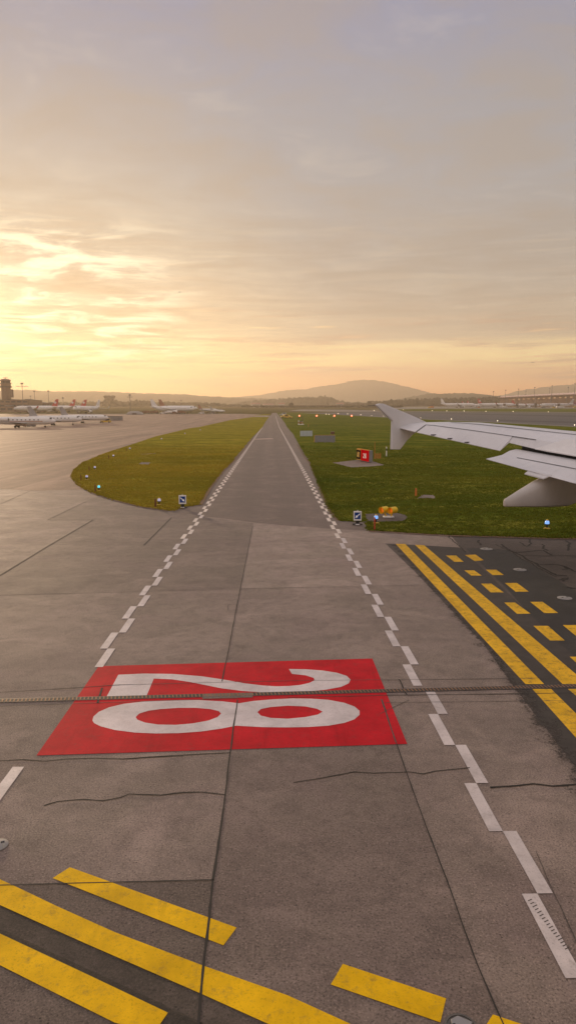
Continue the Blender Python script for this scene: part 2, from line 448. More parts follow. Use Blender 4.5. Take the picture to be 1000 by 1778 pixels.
# the taxiway that sweeps past the left island
taxi = [(-900, 150), (-900, 540)]+P((418, 718.9), (452, 720), (440, 724), (330, 744), (220, 776), (150, 801), (128, 828), (150, 850), (60, 852), (-60, 846), (-600, 842))
sheet('taxiway', [taxi], .0045, M['taxi'])
# slabs of another age, and near slabs darkened to paint foreground shade
sheet('older_slab', [P((0, 1000), (162, 903), (83, 903), (148, 871), (170, 862), (200, 869), (290, 887), (352, 898), (440, 908), (425, 985), (418, 1021.5), (250, 1027), (0, 1034))], .003, M['slab_dark'])
sheet('newer_slab', [P((-60, 876), (52, 853), (-60, 853)), P((440, 908), (574, 917.5), (598, 919), (640, 921.7), (782, 929.7), (800, 951), (760, 1016), (418, 1021.5), (425, 985))], .003, M['slab_light'])
sheet('shaded_slab', [P((-200, 1541), (0, 1538.5), (372, 1529), (355, 1670), (345, 1775), (325, 1950), (-200, 1950))], .0028, M['slab_shaded'])  # darker colour paints in the shade at the foreground's bottom
sheet('shaded_repair_slab', [P((405, 1300), (412, 1216), (662, 1214), (737, 1430), (775, 1530), (820, 1655), (860, 1750), (950, 1950), (325, 1950), (345, 1775), (355, 1670), (372, 1529), (389, 1400))], .003, M['slab_patch'])  # patch tone carried down to the bottom, darker for the foreground shade
# service road
road = P((300, 889), (335, 875), (372, 829), (405, 796), (437, 757), (460, 732.5), (469, 722), (473, 717), (480.5, 717), (486, 721), (498, 735), (512, 754), (522, 770), (534, 791), (546, 808), (559, 838), (572, 869), (589, 900), (596, 905), (640, 903.5), (641, 922), (598, 919.2), (574, 917.7), (500, 913), (440, 906.9), (360, 897.2))
sheet('service_road', [road], .006, M['road'])
# grass
island = P((342, 877), (361, 847), (384, 818), (405, 798), (418, 784), (438, 760), (460, 734), (467, 724), (440, 724), (400, 729.5), (330, 743.5), (270, 758), (220, 775), (180, 788), (150, 801), (131, 816), (128, 828), (136, 841), (160, 855), (200, 868), (245, 879), (290, 886), (300, 887), (316, 881))
sheet('grass_island', [jag(island, .35, .20)], .03, M['grass_left'])
sheet('grass_island_far', [P((458, 719.4), (470, 719.4), (468, 721.2), (440, 721.6))], .03, M['grass_left'])
verge = P((593, 905), (584, 899), (567, 869), (554.6, 838.4), (541.5, 807.6), (530, 791), (519, 772.6), (509, 754), (495, 735), (484.5, 721.5), (480, 716.3), (560, 716.8), (640, 722), (737, 727), (870, 733), (1000, 740), (1500, 762), (1500, 957), (1000, 935), (782, 928.7), (640, 921), (640, 906))
sheet('grass_verge', [jag(verge, .35, .20, skip=(10, 15, 16, 17))], .02, M['grass_right'])
# runway on the right and the pavements beyond it
sheet('runway', [P((1500, 771), (1000, 741.5), (870, 734.5), (737, 728.3), (640, 723.3), (560, 718.8), (520, 717.2), (600, 716.0), (705, 715.2), (1000, 717.4), (1500, 721))], .03, M['runway'])
sheet('runway_shoulder', [P((1000, 741.5), (870, 734.5), (737, 728.3), (640, 723.3), (640, 722.6), (737, 727.3), (870, 733.2), (1000, 740))], .034, M['pale_pave'])
sheet('taxiway_strip', [P((500, 713.5), (600, 715.4), (705, 714.8), (1000, 716.9), (1000, 715.6), (705, 713.9), (600, 711.5), (520, 711))], .04, M['pale_pave'])
sheet('grass_strip', [P((700, 713.8), (1000, 716), (1500, 719), (1500, 710), (1000, 709.5), (760, 710), (640, 711.5))], .036, M['grass_right'])
sheet('far_apron', [P((640, 711.2), (760, 709.8), (1000, 709.3), (1500, 709.6), (1500, 703.6), (1000, 703.6), (700, 706.5))], .04, M['pale_pave'])
sheet('runway_rubber', [P((705, 716.6), (800, 719.5), (1000, 724), (1000, 721.8), (800, 717.9)), P((860, 731), (1000, 734.5), (1000, 732.6), (860, 729))], .036, M['wet_asphalt'])
# dark asphalt of the taxiway on the right
wet = P((800, 951), (684, 944.3), (669, 944), (720, 993), (840, 1120), (885, 1184), (1000, 1335), (1600, 2000), (2600, 1300), (1500, 958), (1000, 936), (782, 929.7))
sheet('cracked_taxiway', [wet], .0045, M['old_asphalt'])
sheet('sealed_taxiway', [P((808, 952.5), (842, 951.5), (880, 955.5), (935, 988), (1000, 1027), (1500, 1330), (1500, 1900), (1000, 1160), (880, 1023))], .006, M['wet_asphalt'])

# ------------------------------------------------------------------ black border under the yellow holding lines
def ribbon(name, left, right, dz, mat, cl=0.0, cr=1.0, nsub=14):
    """strip between two photo-measured edges; attribute cover runs cl..cr..cr across it"""
    L = P(*left); Rr = P(*right); mb = MB(); cov = []
    def samp(pl, n):
        seg = [(Vector(pl[i]), Vector(pl[i+1])) for i in range(len(pl)-1)]
        ln = [(b-a).length for a, b in seg]; tot = sum(ln); out = []
        for k in range(n+1):
            t = tot*k/n; i = 0
            while i < len(seg)-1 and t > ln[i]: t -= ln[i]; i += 1
            out.append(seg[i][0]+(seg[i][1]-seg[i][0])*(t/ln[i]))
        return out
    a, b = samp(L, nsub), samp(Rr, nsub); W = 4; vs = []
    for p, q in zip(a, b):
        for w in range(W+1):
            r = p+(q-p)*(w/W); vs.append((r.x, r.y, tz(r.x, r.y)+dz))
            t = w/W; cov.append(cl+(cr-cl)*min(1, t*2.2))
    fs = []
    for k in range(nsub):
        for w in range(W):
            i = k*(W+1)+w; fs.append((i, i+1, i+W+2, i+W+1))
    mb.add(vs, fs); o = mb.build(name, mat)
    at = o.data.attributes.new('cover', 'FLOAT', 'POINT'); at.data.foreach_set('value', cov)
    for p in o.data.polygons:
        pass
    bm = bmesh.new(); bm.from_mesh(o.data)
    for f in bm.faces:
        if f.normal.z < 0: f.normal_flip()
    bm.to_mesh(o.data); bm.free()
    return structure(o)
ribbon('black_border', [(655, 943.5), (704, 1000), (790, 1098), (838, 1165), (872, 1220), (960, 1378), (1160, 1720)], [(800, 951), (860, 1010), (985, 1130), (1010, 1150), (1060, 1200), (1250, 1380), (1500, 1640)], .0075, M['border'], .05, 1.12)
ribbon('black_border', [(-60, 1492), (0, 1512), (100, 1556), (210, 1606), (350, 1655), (510, 1716), (640, 1768), (800, 1860)], [(-60, 1620), (0, 1645), (95, 1696), (145, 1715), (290, 1786), (400, 1830), (520, 1880), (640, 1960)], .0045, M['film'], .0, .8)
ribbon('black_border', [(-60, 1640), (0, 1660), (95, 1712), (200, 1770), (330, 1840), (420, 1900)], [(-60, 1600), (0, 1612), (145, 1680), (300, 1752), (420, 1812), (520, 1860)], .006, M['film'], .0, .8)

# ------------------------------------------------------------------ painted markings
def quad_mark(name, quads, mat, dz=.009):
    return sheet(name, [P(*q) for q in quads], dz, mat)
# yellow holding position
quad_mark('holding_line', [((686.5, 944.6), (703, 944.8), (944, 1188.6), (911.6, 1188.6)), ((923.5, 1197), (956, 1197), (1060, 1300), (1060, 1350)),
                           ((720, 946.4), (736, 947), (845, 1040), (1010, 1180.5), (1019, 1188.6), (976, 1188.6)), ((985, 1197), (1028, 1197), (1150, 1300), (1110, 1300))], M['yellow_far'])
z3 = lambda u, v: (760+u*.24, 920+v*.24)
zA = lambda u, v: (660+u*.34, 920+v*.34)
dash = [[z3(*q) for q in r] for r in (((58, 187), (130, 187), (185, 233), (118, 233)), ((190, 295), (260, 295), (315, 333), (240, 333)), ((310, 391), (385, 391), (475, 455), (380, 455)), ((478, 528), (555, 528), (668, 608), (570, 610)),
        ((195, 184), (270, 180), (330, 222), (265, 228)), ((345, 290), (420, 290), (475, 328), (395, 330)), ((482, 386), (570, 386), (655, 449), (560, 450)), ((665, 523), (755, 523), (868, 604), (768, 605)))]
dash += [[zA(*q) for q in r] for r in (((780, 492), (855, 492), (940, 567), (865, 567)), ((930, 488), (1005, 488), (1100, 562), (1020, 562)), ((965, 650), (1045, 650), (1160, 745), (1070, 745)), ((1130, 645), (1210, 645), (1330, 738), (1240, 738)))]
quad_mark('holding_dash', dash, M['yellow_far'])
# yellow lines in the foreground
quad_mark('taxi_line', [((92, 1526), (122, 1507), (411, 1612), (388, 1643)),
                        ((-60, 1502), (0, 1527.5), (50, 1551), (100, 1575), (200, 1620), (350, 1677), (500, 1730), (605, 1778), (700, 1825), (600, 1835), (460, 1777), (345, 1725), (150, 1640), (0, 1572.5), (-60, 1545)),
                        ((-60, 1592), (0, 1622), (145, 1690), (292, 1760), (270, 1792), (200, 1777.5), (95, 1725), (0, 1677), (-60, 1650)),
                        ((595, 1675), (774, 1735), (764, 1777), (574, 1711)), ((855, 1763), (1000, 1812), (985, 1850), (838, 1790))], M['yellow_near'])
# checkered edges of the service road: two columns of one metre blocks
AZ = -0.0233; U = Vector((math.sin(AZ), math.cos(AZ))); Rt = Vector((math.cos(AZ), -math.sin(AZ)))
K = 4.6/4.8; XR, XL, Y0, Y1, DL = 2.657*K, -3.393*K, 26.302*K, 11.509*K, 1.0484*K
def chk(name, sel, mat, extra=()):
    polys = [P(*q) for q in extra]
    BW = .152
    for side, X in ((1, XR), (-1, XL)):
        for j in range(-430, 25):
            # blocks are counted from the join nearest the asphalt; the slot drain shifts those nearer than it
            if j <= 13: t0, t1 = Y0-j*DL, Y0-(j+1)*DL
            else: t0, t1 = Y1-(j-14)*DL, Y1-(j-13)*DL
            if j == 14: t0 -= .15
            if side < 0 and j > 12: continue                   # interrupted at the red field
            if not sel(t0): continue
            s0, s1 = (0, BW) if j % 2 == 0 else (-BW, 0)
            a0, a1 = U*t0+Rt*(X+s0), U*t0+Rt*(X+s1)
            b0, b1 = U*t1+Rt*(X+s0), U*t1+Rt*(X+s1)
            polys.append([(a0.x, a0.y), (a1.x, a1.y), (b1.x, b1.y), (b0.x, b0.y)])
    return sheet(name, polys, .009, mat)
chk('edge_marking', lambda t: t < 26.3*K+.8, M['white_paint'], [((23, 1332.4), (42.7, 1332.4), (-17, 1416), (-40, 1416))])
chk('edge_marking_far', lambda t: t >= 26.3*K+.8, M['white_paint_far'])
sheet('cross_line', [P((441, 762.2), (470, 760.9), (475, 761.7), (474, 762.4), (440, 763.4))], .009, M['faded_paint'])
# red field with the number
sheet('red_field', [P((172, 1157.3), (646, 1144), (706.5, 1292.5), (64, 1312.6))], .0075, M['red_paint'])
two = P((206, 1172.3), (250, 1170.3), (300, 1171), (350, 1175), (390, 1181), (425, 1187.3), (455, 1191), (480, 1192.5), (502, 1192), (522, 1190), (537, 1186.5), (546, 1182), (544.5, 1177.8), (530, 1173.3), (507, 1170.9),
        (501.5, 1162.4), (530, 1162.8), (560, 1165), (585, 1169), (602, 1174.5), (608.5, 1181), (605, 1187.5), (592, 1193.5), (565, 1198.5), (530, 1201.8), (490, 1203.3), (455, 1203), (420, 1200.5), (385, 1196), (355, 1190), (330, 1185), (300, 1180.5), (267.5, 1179), (254, 1211.3), (183.5, 1214.6))
eight = [P((161, 1252), (163, 1245), (172, 1237), (190, 1229), (215, 1223), (250, 1219), (300, 1216.8), (345, 1216.5), (385, 1218.5), (415, 1222), (440, 1218), (475, 1215), (510, 1213.5), (540, 1214), (570, 1216), (597, 1221), (615, 1227.5), (624, 1235), (624, 1242), (615, 1250), (598, 1256), (570, 1261), (535, 1263.3), (495, 1264), (455, 1263.5), (410, 1261), (385, 1266), (350, 1271), (310, 1274), (270, 1274.5), (235, 1273), (200, 1268.5), (175, 1262), (164, 1256.5)),
         P((236, 1246), (242, 1240), (258, 1235), (280, 1232), (310, 1230), (340, 1230), (365, 1232), (380, 1235.5), (384, 1240), (378, 1246), (362, 1252), (335, 1257), (305, 1259.5), (275, 1259), (252, 1255.5), (239, 1250.5)),
         P((447, 1237.5), (453, 1232), (470, 1228.5), (500, 1226.3), (530, 1227.5), (550, 1231.5), (560, 1236.5), (552, 1241.5), (530, 1246), (500, 1248.8), (470, 1247.5), (453, 1243.5))]
sheet('painted_number', [two], .009, M['digit_paint'])
sheet('painted_number', [eight], .009, M['digit_paint'], loops=True)

# ------------------------------------------------------------------ joints and cracks
def strip(mb, pts, w, dz, wob=0.0, sub=.12, taper=False):
    p = []
    for i in range(len(pts)-1):
        a, b = Vector(pts[i]), Vector(pts[i+1]); n = max(1, int((b-a).length/sub)) if wob else 1
        for k in range(n): p.append(a+(b-a)*(k/n))
    p.append(Vector(pts[-1])); vs = []; n = len(p)
    for i, q in enumerate(p):
        d = (p[min(i+1, n-1)]-p[max(i-1, 0)]).normalized(); nr = Vector((-d.y, d.x))
        o = 0; ww = w
        if wob:
            o = wob*(noise.noise(Vector((q.x*1.7, q.y*1.7, dz*100)))+.6*noise.noise(Vector((q.x*6, q.y*6, 5))))
            ww = w*(.65+.9*abs(noise.noise(Vector((q.x*3, q.y*3, 8)))))
            if taper: ww *= max(.15, min(1, (n-1-i)/(n*.3)))
        for sgn in (-1, 1):
            r = q+nr*(o+sgn*ww/2); vs.append((r.x, r.y, tz(r.x, r.y)+dz))
    mb.add(vs, [(2*i, 2*i+1, 2*i+3, 2*i+2) for i in range(n-1)])
def lines(name, items, mat, dz, label=None):
    mb = MB()
    for pts, w, wob in items: strip(mb, P(*pts), w, dz, wob)
    return structure(mb.build(name, mat), label=label)
lines('slab_joint', [
    ([(439, 914), (425, 985), (410, 1060), (397, 1130), (385.5, 1184)], .022, .006),
    ([(412.5, 1216), (400, 1307), (389, 1400), (385, 1430), (370, 1530), (355, 1670), (345, 1778), (335, 1860)], .026, .006),
    ([(687, 1290), (737, 1430), (775, 1530), (820, 1655), (860, 1750), (905, 1850)], .014, .006),
    ([(0, 1538.5), (160, 1534), (372, 1529)], .016, .004),
    ([(0, 1000), (80, 951), (162, 903)], .05, .0), ([(250, 947), (298, 899)], .045, .0),
    ([(0, 1203), (100, 1197), (210, 1190)], .022, .006), ([(500, 1212), (675, 1208), (1000, 1204)], .022, .006),
    ([(170, 1222), (178, 1195)], .035, 0)], M['joint'], .0105)
lines('slab_joint_faint', [
    ([(662, 1215), (687, 1290)], .022, .004), ([(210, 1190), (385, 1185.5), (500, 1183)], .016, .004), ([(500, 1182.5), (700, 1181), (950, 1178)], .014, .004),
    ([(0, 1227), (150, 1222), (300, 1217), (412, 1214)], .014, .004), ([(670, 1221), (850, 1218.5), (1000, 1217)], .012, .004),
    ([(0, 1034), (245, 1028), (500, 1021), (723, 1016), (760, 1015)], .014, .010), ([(83, 903), (162, 903)], .03, 0),
    ([(396, 1051), (411, 1051), (411, 1060), (396, 1060), (396, 1051)], .012, 0), ([(660, 1240), (710, 1216)], .010, 0), ([(0, 876), (52, 853)], .03, 0),
    ([(930, 1480), (1000, 1640)], .010, .01), ([(83, 903), (150, 871)], .03, 0)], M['joint_pale'], .0105)
lines('pavement_crack', [
    ([(-30, 1321), (0, 1322), (40, 1320), (80, 1322.5), (115, 1319), (165, 1317.5), (215, 1319), (250, 1316), (320, 1312), (400, 1308)], 0.021, .012),
    ([(215, 1319), (270, 1315.5), (318, 1313.5)], 0.018, .01),
    ([(77, 1400), (100, 1393), (145, 1389), (180, 1391.5), (210, 1386), (225, 1380), (280, 1381.5), (320, 1377), (350, 1376.5), (390, 1381)], 0.022, .012),
    ([(510, 1360), (545, 1355), (615, 1341), (650, 1343.5), (710, 1341), (735, 1345), (755, 1340), (815, 1334)], 0.019, .012),
    ([(692, 1180), (695, 1183), (703, 1203), (706, 1207)], .02, .008)], M['crack'], .0105)
lines('pavement_crack_wide', [([(850, 1368), (895, 1365), (925, 1361.5), (960, 1366), (1000, 1363), (1040, 1363)], .035, .012)], M['crack'], .0105)
lines('asphalt_crack', [([z3(*q) for q in pl], w*.8, .09) for pl, w in (
    (((95, 40), (85, 60), (160, 128), (200, 165)), .07), (((295, 75), (303, 92), (298, 112)), .12), (((450, 105), (520, 150), (600, 185), (690, 240), (770, 285), (850, 330), (930, 335)), .12),
    (((550, 165), (630, 165), (700, 152), (760, 150), (820, 185)), .12), (((655, 68), (682, 100), (640, 122), (590, 90)), .09), (((745, 105), (765, 130), (790, 152)), .09), (((925, 80), (948, 100), (938, 120), (940, 152)), .13),
    (((740, 255), (830, 250), (900, 262), (1000, 305)), .10), (((895, 262), (930, 285), (890, 285)), .12), (((870, 365), (930, 350), (905, 375)), .10), (((935, 415), (1000, 430)), .12),
    (((600, 186), (1000, 190)), .06), (((410, 105), (540, 165), (610, 215), (700, 262), (850, 345)), .05))], M['crack'], .0105)

mb = MB()
for k in range(17):
    f = k/16; c = Vector(G(916+64*f, 1566+84*f)); d = Vector(G(924+64*f, 1562+84*f))-c
    strip(mb, [tuple(c), tuple(c+d*random.uniform(.7, 1.1))], .010, .0108)
structure(mb.build('tyre_scuff', M['joint_pale']))
# slot drain across the road
def drain():
    a, b = Vector(G(-60, 1219.3)), Vector(G(1060, 1190.3)); mid = (a+b)/2; d = b-a; L = d.length; rz = math.atan2(d.y, d.x)
    t = thing('slot_drain', 'rusty slotted drain channel running across the red number and the road', 'drain', (mid.x, mid.y, .0105), rz)
    m = MB(); m.box((0, 0, .0), (L, .115, .003)); m.build('channel', M['black'], t)
    m = MB()
    for s in (-1, 1): m.box((0, s*.062, .0), (L, .010, .005))
    m.build('rail', M['iron'], t)
    m = MB(); n = int(L/.062)
    for i in range(n):
        x = -L/2+(i+.5)*L/n; m.box((x, 0, .003), (.024, .104, .004), .16)
    o = m.build('grate', M['rust'], t)
    return t
drain()
o = sheet('drain_cover', [P((352, 1206.5), (439, 1203.8), (439, 1212), (352, 1214.6))], .0125, M['slab_patch'])
del o['kind']; tag(o, 'flat grey concrete cover plate beside the slot drain between the painted digits', 'cover plate')

# inset lights and lids on the pavement
def inset(label, px, py, r=.16, name='inset_light', mat='wall_grey'):
    x, y = G(px, py)
    t = thing(name, label, 'inset light', (x, y, .010), .5, None)
    MB().lathe([(r, -.004), (r, .006), (r*.72, .02), (.001, .022)], n=20).build('rim', M[mat], t, True)
    for a in (0, math.pi): MB().box((math.cos(a)*r*.45, math.sin(a)*r*.45, .017), (r*.35, r*.3, .012)).build('lens_slot', M['dark_glass'], t)
    return t
inset('pale round inset light nearest the grass edge on the dark taxiway', 844, 953.7, .21)
inset('pale round inset light in the dark asphalt, middle of the three', 902, 989.7, .19)
inset('pale round inset light in the dark asphalt beside the fourth yellow dash', 979.5, 1039, .18)
inset('small pale inset light cut off by the left edge of the photo', -3, 1469, .11)
x, y = G(800, 1788)
t = thing('ground_light', 'round cast iron ground light between the yellow lines at the bottom', 'ground light', (x, y, .010), .3)
MB().lathe([(.125, -.003), (.125, .010), (.108, .012), (.106, .006), (.001, .006)], n=28).build('ring', M['iron'], t, True)
m = MB(); m.prism([(-.09, -.05), (-.02, -.07), (.10, .0), (.02, .085), (-.05, .07)], .006, .03); m.build('lamp_block', M['steel'], t, bevel=.006)
m = MB(); m.box((-.055, .0, .032), (.03, .05, .01)); m.build('lens_slot', M['dark_glass'], t)

ribbon('bare_soil', [(352, 877), (368, 847), (390, 818), (410, 798), (423, 784), (441, 761)], [(322, 879), (349, 847), (377, 818), (399, 798), (413, 784), (434, 761)], .036, M['dirt'], 1.0, .05, 30)
ribbon('bare_soil', [(585, 905), (577, 899), (562, 869), (550, 838), (538, 808), (526, 791), (515, 772)], [(606, 905), (595, 899), (577, 869), (562, 838), (549, 808), (535, 791), (523, 772)], .026, M['dirt'], .95, .0, 30)
ribbon('bare_soil', [(128, 836), (160, 857.5), (200, 870.5), (245, 881.5), (290, 888.5)], [(136, 828), (170, 849), (208, 863), (250, 874), (296, 881)], .036, M['dirt'], .7, .0, 24)
ribbon('bare_soil', [(640, 924), (782, 932), (1000, 938), (1100, 940)], [(640, 914), (782, 921), (1000, 927), (1100, 930)], .026, M['dirt'], .75, .0, 24)
# ------------------------------------------------------------------ grass blades along the near turf
def inside(p, poly):
    x, y = p; c = False; n = len(poly); j = n-1
    for i in range(n):
        xi, yi = poly[i]; xj, yj = poly[j]
        if (yi > y) != (yj > y) and x < (xj-xi)*(y-yi)/(yj-yi)+xi: c = not c
        j = i
    return c
PADS = [P((577, 804), (600, 801.5), (620, 799), (650, 802.5), (667, 808), (648, 810.5), (609, 812.3)), P((634, 893.5), (690, 892.2), (703, 895), (708, 901), (698, 906), (650, 907), (637, 906)), P((732, 860), (752, 860.5), (757, 866), (724, 866.5)), P((240, 806.5), (246, 803.2), (262, 803.5), (259, 807.5))]
def tufts(name, poly, n, mat, ymax, seed, edge=0):
    rnd = random.Random(seed); vs = []; fs = []
    xs = [p[0] for p in poly]; ys = [p[1] for p in poly]; x0, x1 = min(xs), max(xs); y0, y1 = min(ys), min(max(ys), ymax)
    def put(x, y, k=1.0):
        for _ in range(4):
            a = rnd.uniform(0, 6.283); h = rnd.uniform(.025, .075)*k*(1+.5*noise.noise(Vector((x*.3, y*.3, 1)))); w = rnd.uniform(.012, .03)*(1+y/60)
            bx, by = x+rnd.uniform(-.1, .1), y+rnd.uniform(-.1, .1); l = rnd.uniform(.2, .9)*h; b = rnd.uniform(0, 6.28)
            i = len(vs)
            vs.extend(((bx-math.cos(a)*w, by-math.sin(a)*w, .015), (bx+math.cos(a)*w, by+math.sin(a)*w, .015), (bx+math.cos(b)*l, by+math.sin(b)*l, .015+h)))
            fs.append((i, i+1, i+2))
    k = 0; tries = 0
    while k < n and tries < n*8:
        tries += 1
        y = y0+(y1-y0)*(1-(1-rnd.random())**.4); x = rnd.uniform(x0, x1)
        if abs(x) > y*.46+2 or not inside((x, y), poly) or any(inside((x, y), q) for q in PADS): continue
        put(x, y); k += 1
    for i in range(len(poly)):                     # a shaggy fringe along the kerbless edges
        a, b = Vector(poly[i]), Vector(poly[(i+1) % len(poly)])
        if max(a.y, b.y) > 75 or abs(a.x) > 40: continue
        for _ in range(int((b-a).length*edge)):
            p = a+(b-a)*rnd.random(); put(p.x+rnd.gauss(0, .07), p.y+rnd.gauss(0, .07), .9)
    me = bpy.data.meshes.new(name); me.from_pydata(vs, [], fs); me.update(); me.materials.append(mat)
    o = bpy.data.objects.new(name, me); col.objects.link(o); o['kind'] = 'stuff'; return o
tufts('island_grass', island, 30000, M['blade_left'], 110, 3, 30)
tufts('verge_grass', verge, 46000, M['blade_right'], 110, 4, 30)

# ------------------------------------------------------------------ lettering
def stroke(path, w):
    """outline of a thick polyline with mitred joins"""
    p = [Vector(q) for q in path]; n = len(p); Lf, Rg = [], []
    for i in range(n):
        d0 = (p[i]-p[i-1]).normalized() if i else (p[1]-p[0]).normalized()
        d1 = (p[i+1]-p[i]).normalized() if i < n-1 else d0
        n0 = Vector((-d0.y, d0.x)); n1 = Vector((-d1.y, d1.x)); m = (n0+n1).normalized(); k = w/2/max(.4, m.dot(n0))
        Lf.append(tuple(p[i]+m*k)); Rg.append(tuple(p[i]-m*k))
    return Lf+Rg[::-1]
def arc(cx, cy, rx, ry, a0, a1, n=10): return [(cx+rx*math.cos(R(a0+(a1-a0)*i/n)), cy+ry*math.sin(R(a0+(a1-a0)*i/n))) for i in range(n+1)]
GLYPH = {
    '2': [[stroke(arc(.27, .70, .20, .22, 165, -25, 10)+[(.07, .065), (.50, .065)], .12)]],
    '8': [[arc(.27, .27, .27, .27, 115, 425, 22)+arc(.27, .76, .235, .24, -60, 240, 20), arc(.27, .265, .155, .155, 0, 345, 16), arc(.27, .755, .12, .125, 0, 345, 14)]],
    '1': [[[(.16, 0), (.31, 0), (.31, 1), (.19, 1), (.02, .82), (.02, .68), (.16, .79)]]],
    'A': [[[(0, 0), (.14, 0), (.19, .22), (.37, .22), (.42, 0), (.56, 0), (.36, 1), (.20, 1)], [(.215, .35), (.345, .35), (.28, .72)]]],
}
def text(s, h, fn, t=.012, adv=.68):
    m = MB(); W = len(s)*adv*h-.12*h
    for i, ch in enumerate(s):
        for loops in GLYPH[ch]:
            lp = [[(x*h+i*adv*h-W/2, y*h-h/2) for x, y in l] for l in loops]
            m.flat(lp, lambda x, y: fn(x, y, t))
            m.flat(lp, lambda x, y: fn(x, y, t-.008))
    return m

# ------------------------------------------------------------------ taxiway edge lights and their stakes
def edge_light(label, px, py, lens, name='edge_light', k=1.0, group=None):
    t = thing(name, label, 'edge light', ground_pt(px, py, .02), random.random()*6, group)
    MB().lathe([(.115*k, 0), (.115*k, .03), (.05*k, .05), (.001, .052)], n=14).build('base', M['veh_yellow'], t, True)
    MB().lathe([(.028*k, .05), (.028*k, .16), (.085*k, .17), (.09*k, .20), (.001, .201)], n=14).build('stem', M['black'], t, True)
    MB().lathe([(.072*k, .20), (.078*k, .24), (.066*k, .31), (.04*k, .335), (.001, .336)], n=16).build('lens', M[lens], t, True)
    MB().lathe([(.045*k, .336), (.042*k, .36), (.02*k, .39), (.001, .392)], n=12).build('cap', M['veh_yellow'], t, True)
    return t
def stake(label, px, py, h=.42, mat='stake_brown', w=.07, name='marker_stake'):
    t = thing(name, label, 'marker stake', ground_pt(px, py, .02), random.random()*.6)
    MB().box((0, 0, h/2), (w, w, h), taper=.8).build('post', M[mat], t)
    MB().box((0, 0, h+.012), (w*.95, w*.95, .03), taper=.3).build('tip', M[mat], t)
    return t
edge_light('pale violet edge light left of the left blue arrow sign', 277, 877.5, 'lens_ice', k=1.1)
edge_light('glowing turquoise edge light at the bottom left of the grass island', 172.5, 853, 'lens_teal')
edge_light('whitish edge light at the western tip of the grass island, above the turquoise one', 151.5, 834, 'lens_ice', k=1.2)
edge_light('whitish edge light on the island rim, second above the turquoise one', 165.5, 817, 'lens_ice', k=1.1)
edge_light('small white edge light on the island rim below the curve', 197.5, 795.5, 'lens_ice', k=1.2)
edge_light('small white edge light on the island rim where the pavement narrows', 226, 782, 'lens_ice', k=1.3)
edge_light('tiny white edge light along the island rim, third from the far end', 281, 764.5, 'lens_ice', k=1.3)
edge_light('tiny white edge light along the island rim, second from the far end', 321.5, 754.5, 'lens_ice', k=1.4)
edge_light('tiny white edge light at the far end of the island rim', 348, 748, 'lens_ice', k=1.5)
edge_light('blue glowing edge light alone on the grass at the right edge of the photo', 948.5, 919, 'lens_blue', k=1.15)
edge_light('blue glowing edge light behind the red post beside the right arrow sign', 652.5, 909.5, 'lens_blue', k=1.1)
stake('brown stake beside the pale violet edge light', 270.5, 881, .40, w=.09)
stake('brown stake left of the turquoise edge light', 166, 855, .42, w=.08)
stake('dark stake left of the light at the western island tip', 141.5, 835, .40)
stake('dark stake on the island rim left of the second light above the turquoise one', 155.5, 818, .35)
stake('dark stake at the rim left of the light below the curve', 189.5, 797, .38)
stake('dark stake in a pair at the narrowing rim', 220, 783.5, .40)
stake('slim red post in front of the right blue edge light', 650, 920.5, .48, 'stake_red', .06)
stake('tiny stake standing alone on the far grass beyond the pale panel', 535.3, 741.5, .9, 'orange', .1)
stake('short orange stake on the right grass by a small slab', 721.5, 862, .42, 'orange', .09)

# ------------------------------------------------------------------ blue arrow signs
def arrow_sign(label, px, py, ang, k=1.0):
    x, y, z = ground_pt(px, py, .03)
    t = thing('arrow_sign', label, 'direction sign', (x, y, z), math.atan2(-x, y)*.6)
    W, H, zb = .36*k, .43*k, .17*k
    m = MB(); m.prism([(-W/2, zb), (W/2, zb), (W/2, zb+H), (-W/2, zb+H)], -.03, .03, fn=lambda a, b, c: (a, c, b))
    m.build('frame', M['sign_frame'], t, bevel=.01)
    bx = MB().box((0, -.033, zb+H*.52), (W*.74, .012, H*.70)).build('panel', M['sign_blue'], t)
    a = math.radians(ang); u = Vector((math.cos(a), math.sin(a))); n = Vector((-u.y, u.x)); L = .15*k; pts = []
    for s, w in ((-L, .018), (.02*k, .018), (.02*k, .062), (L, 0), (.02*k, -.062), (.02*k, -.018), (-L, -.018)):
        q = u*s+n*w*k; pts.append((q.x, q.y+zb+H*.52))
    ar = MB().prism(pts, -.046, -.040, fn=lambda a, b, c: (a, c, b)).build('arrow', M['sign_white'], bx)
    MB().box((0, 0, zb*.55), (W*.45, .05, zb*.9)).build('leg', M['black'], t)
    MB().box((0, 0, .012), (W*1.25, .22, .024)).build('foot', M['black'], t)
    MB().box((0, -.13, .012), (W*.5, .07, .03)).build('ballast', M['sign_frame'], t)
    MB().tube((0, 0, zb+H), (0, 0, zb+H+.05*k), .016, .010, 8).build('finial', M['sign_frame'], t)
arrow_sign('blue arrow sign pointing down right at the left corner of the service road', 317.5, 882, -42, 1.0)
arrow_sign('blue arrow sign pointing down left at the right corner of the service road', 620.3, 911.5, 222, .92)

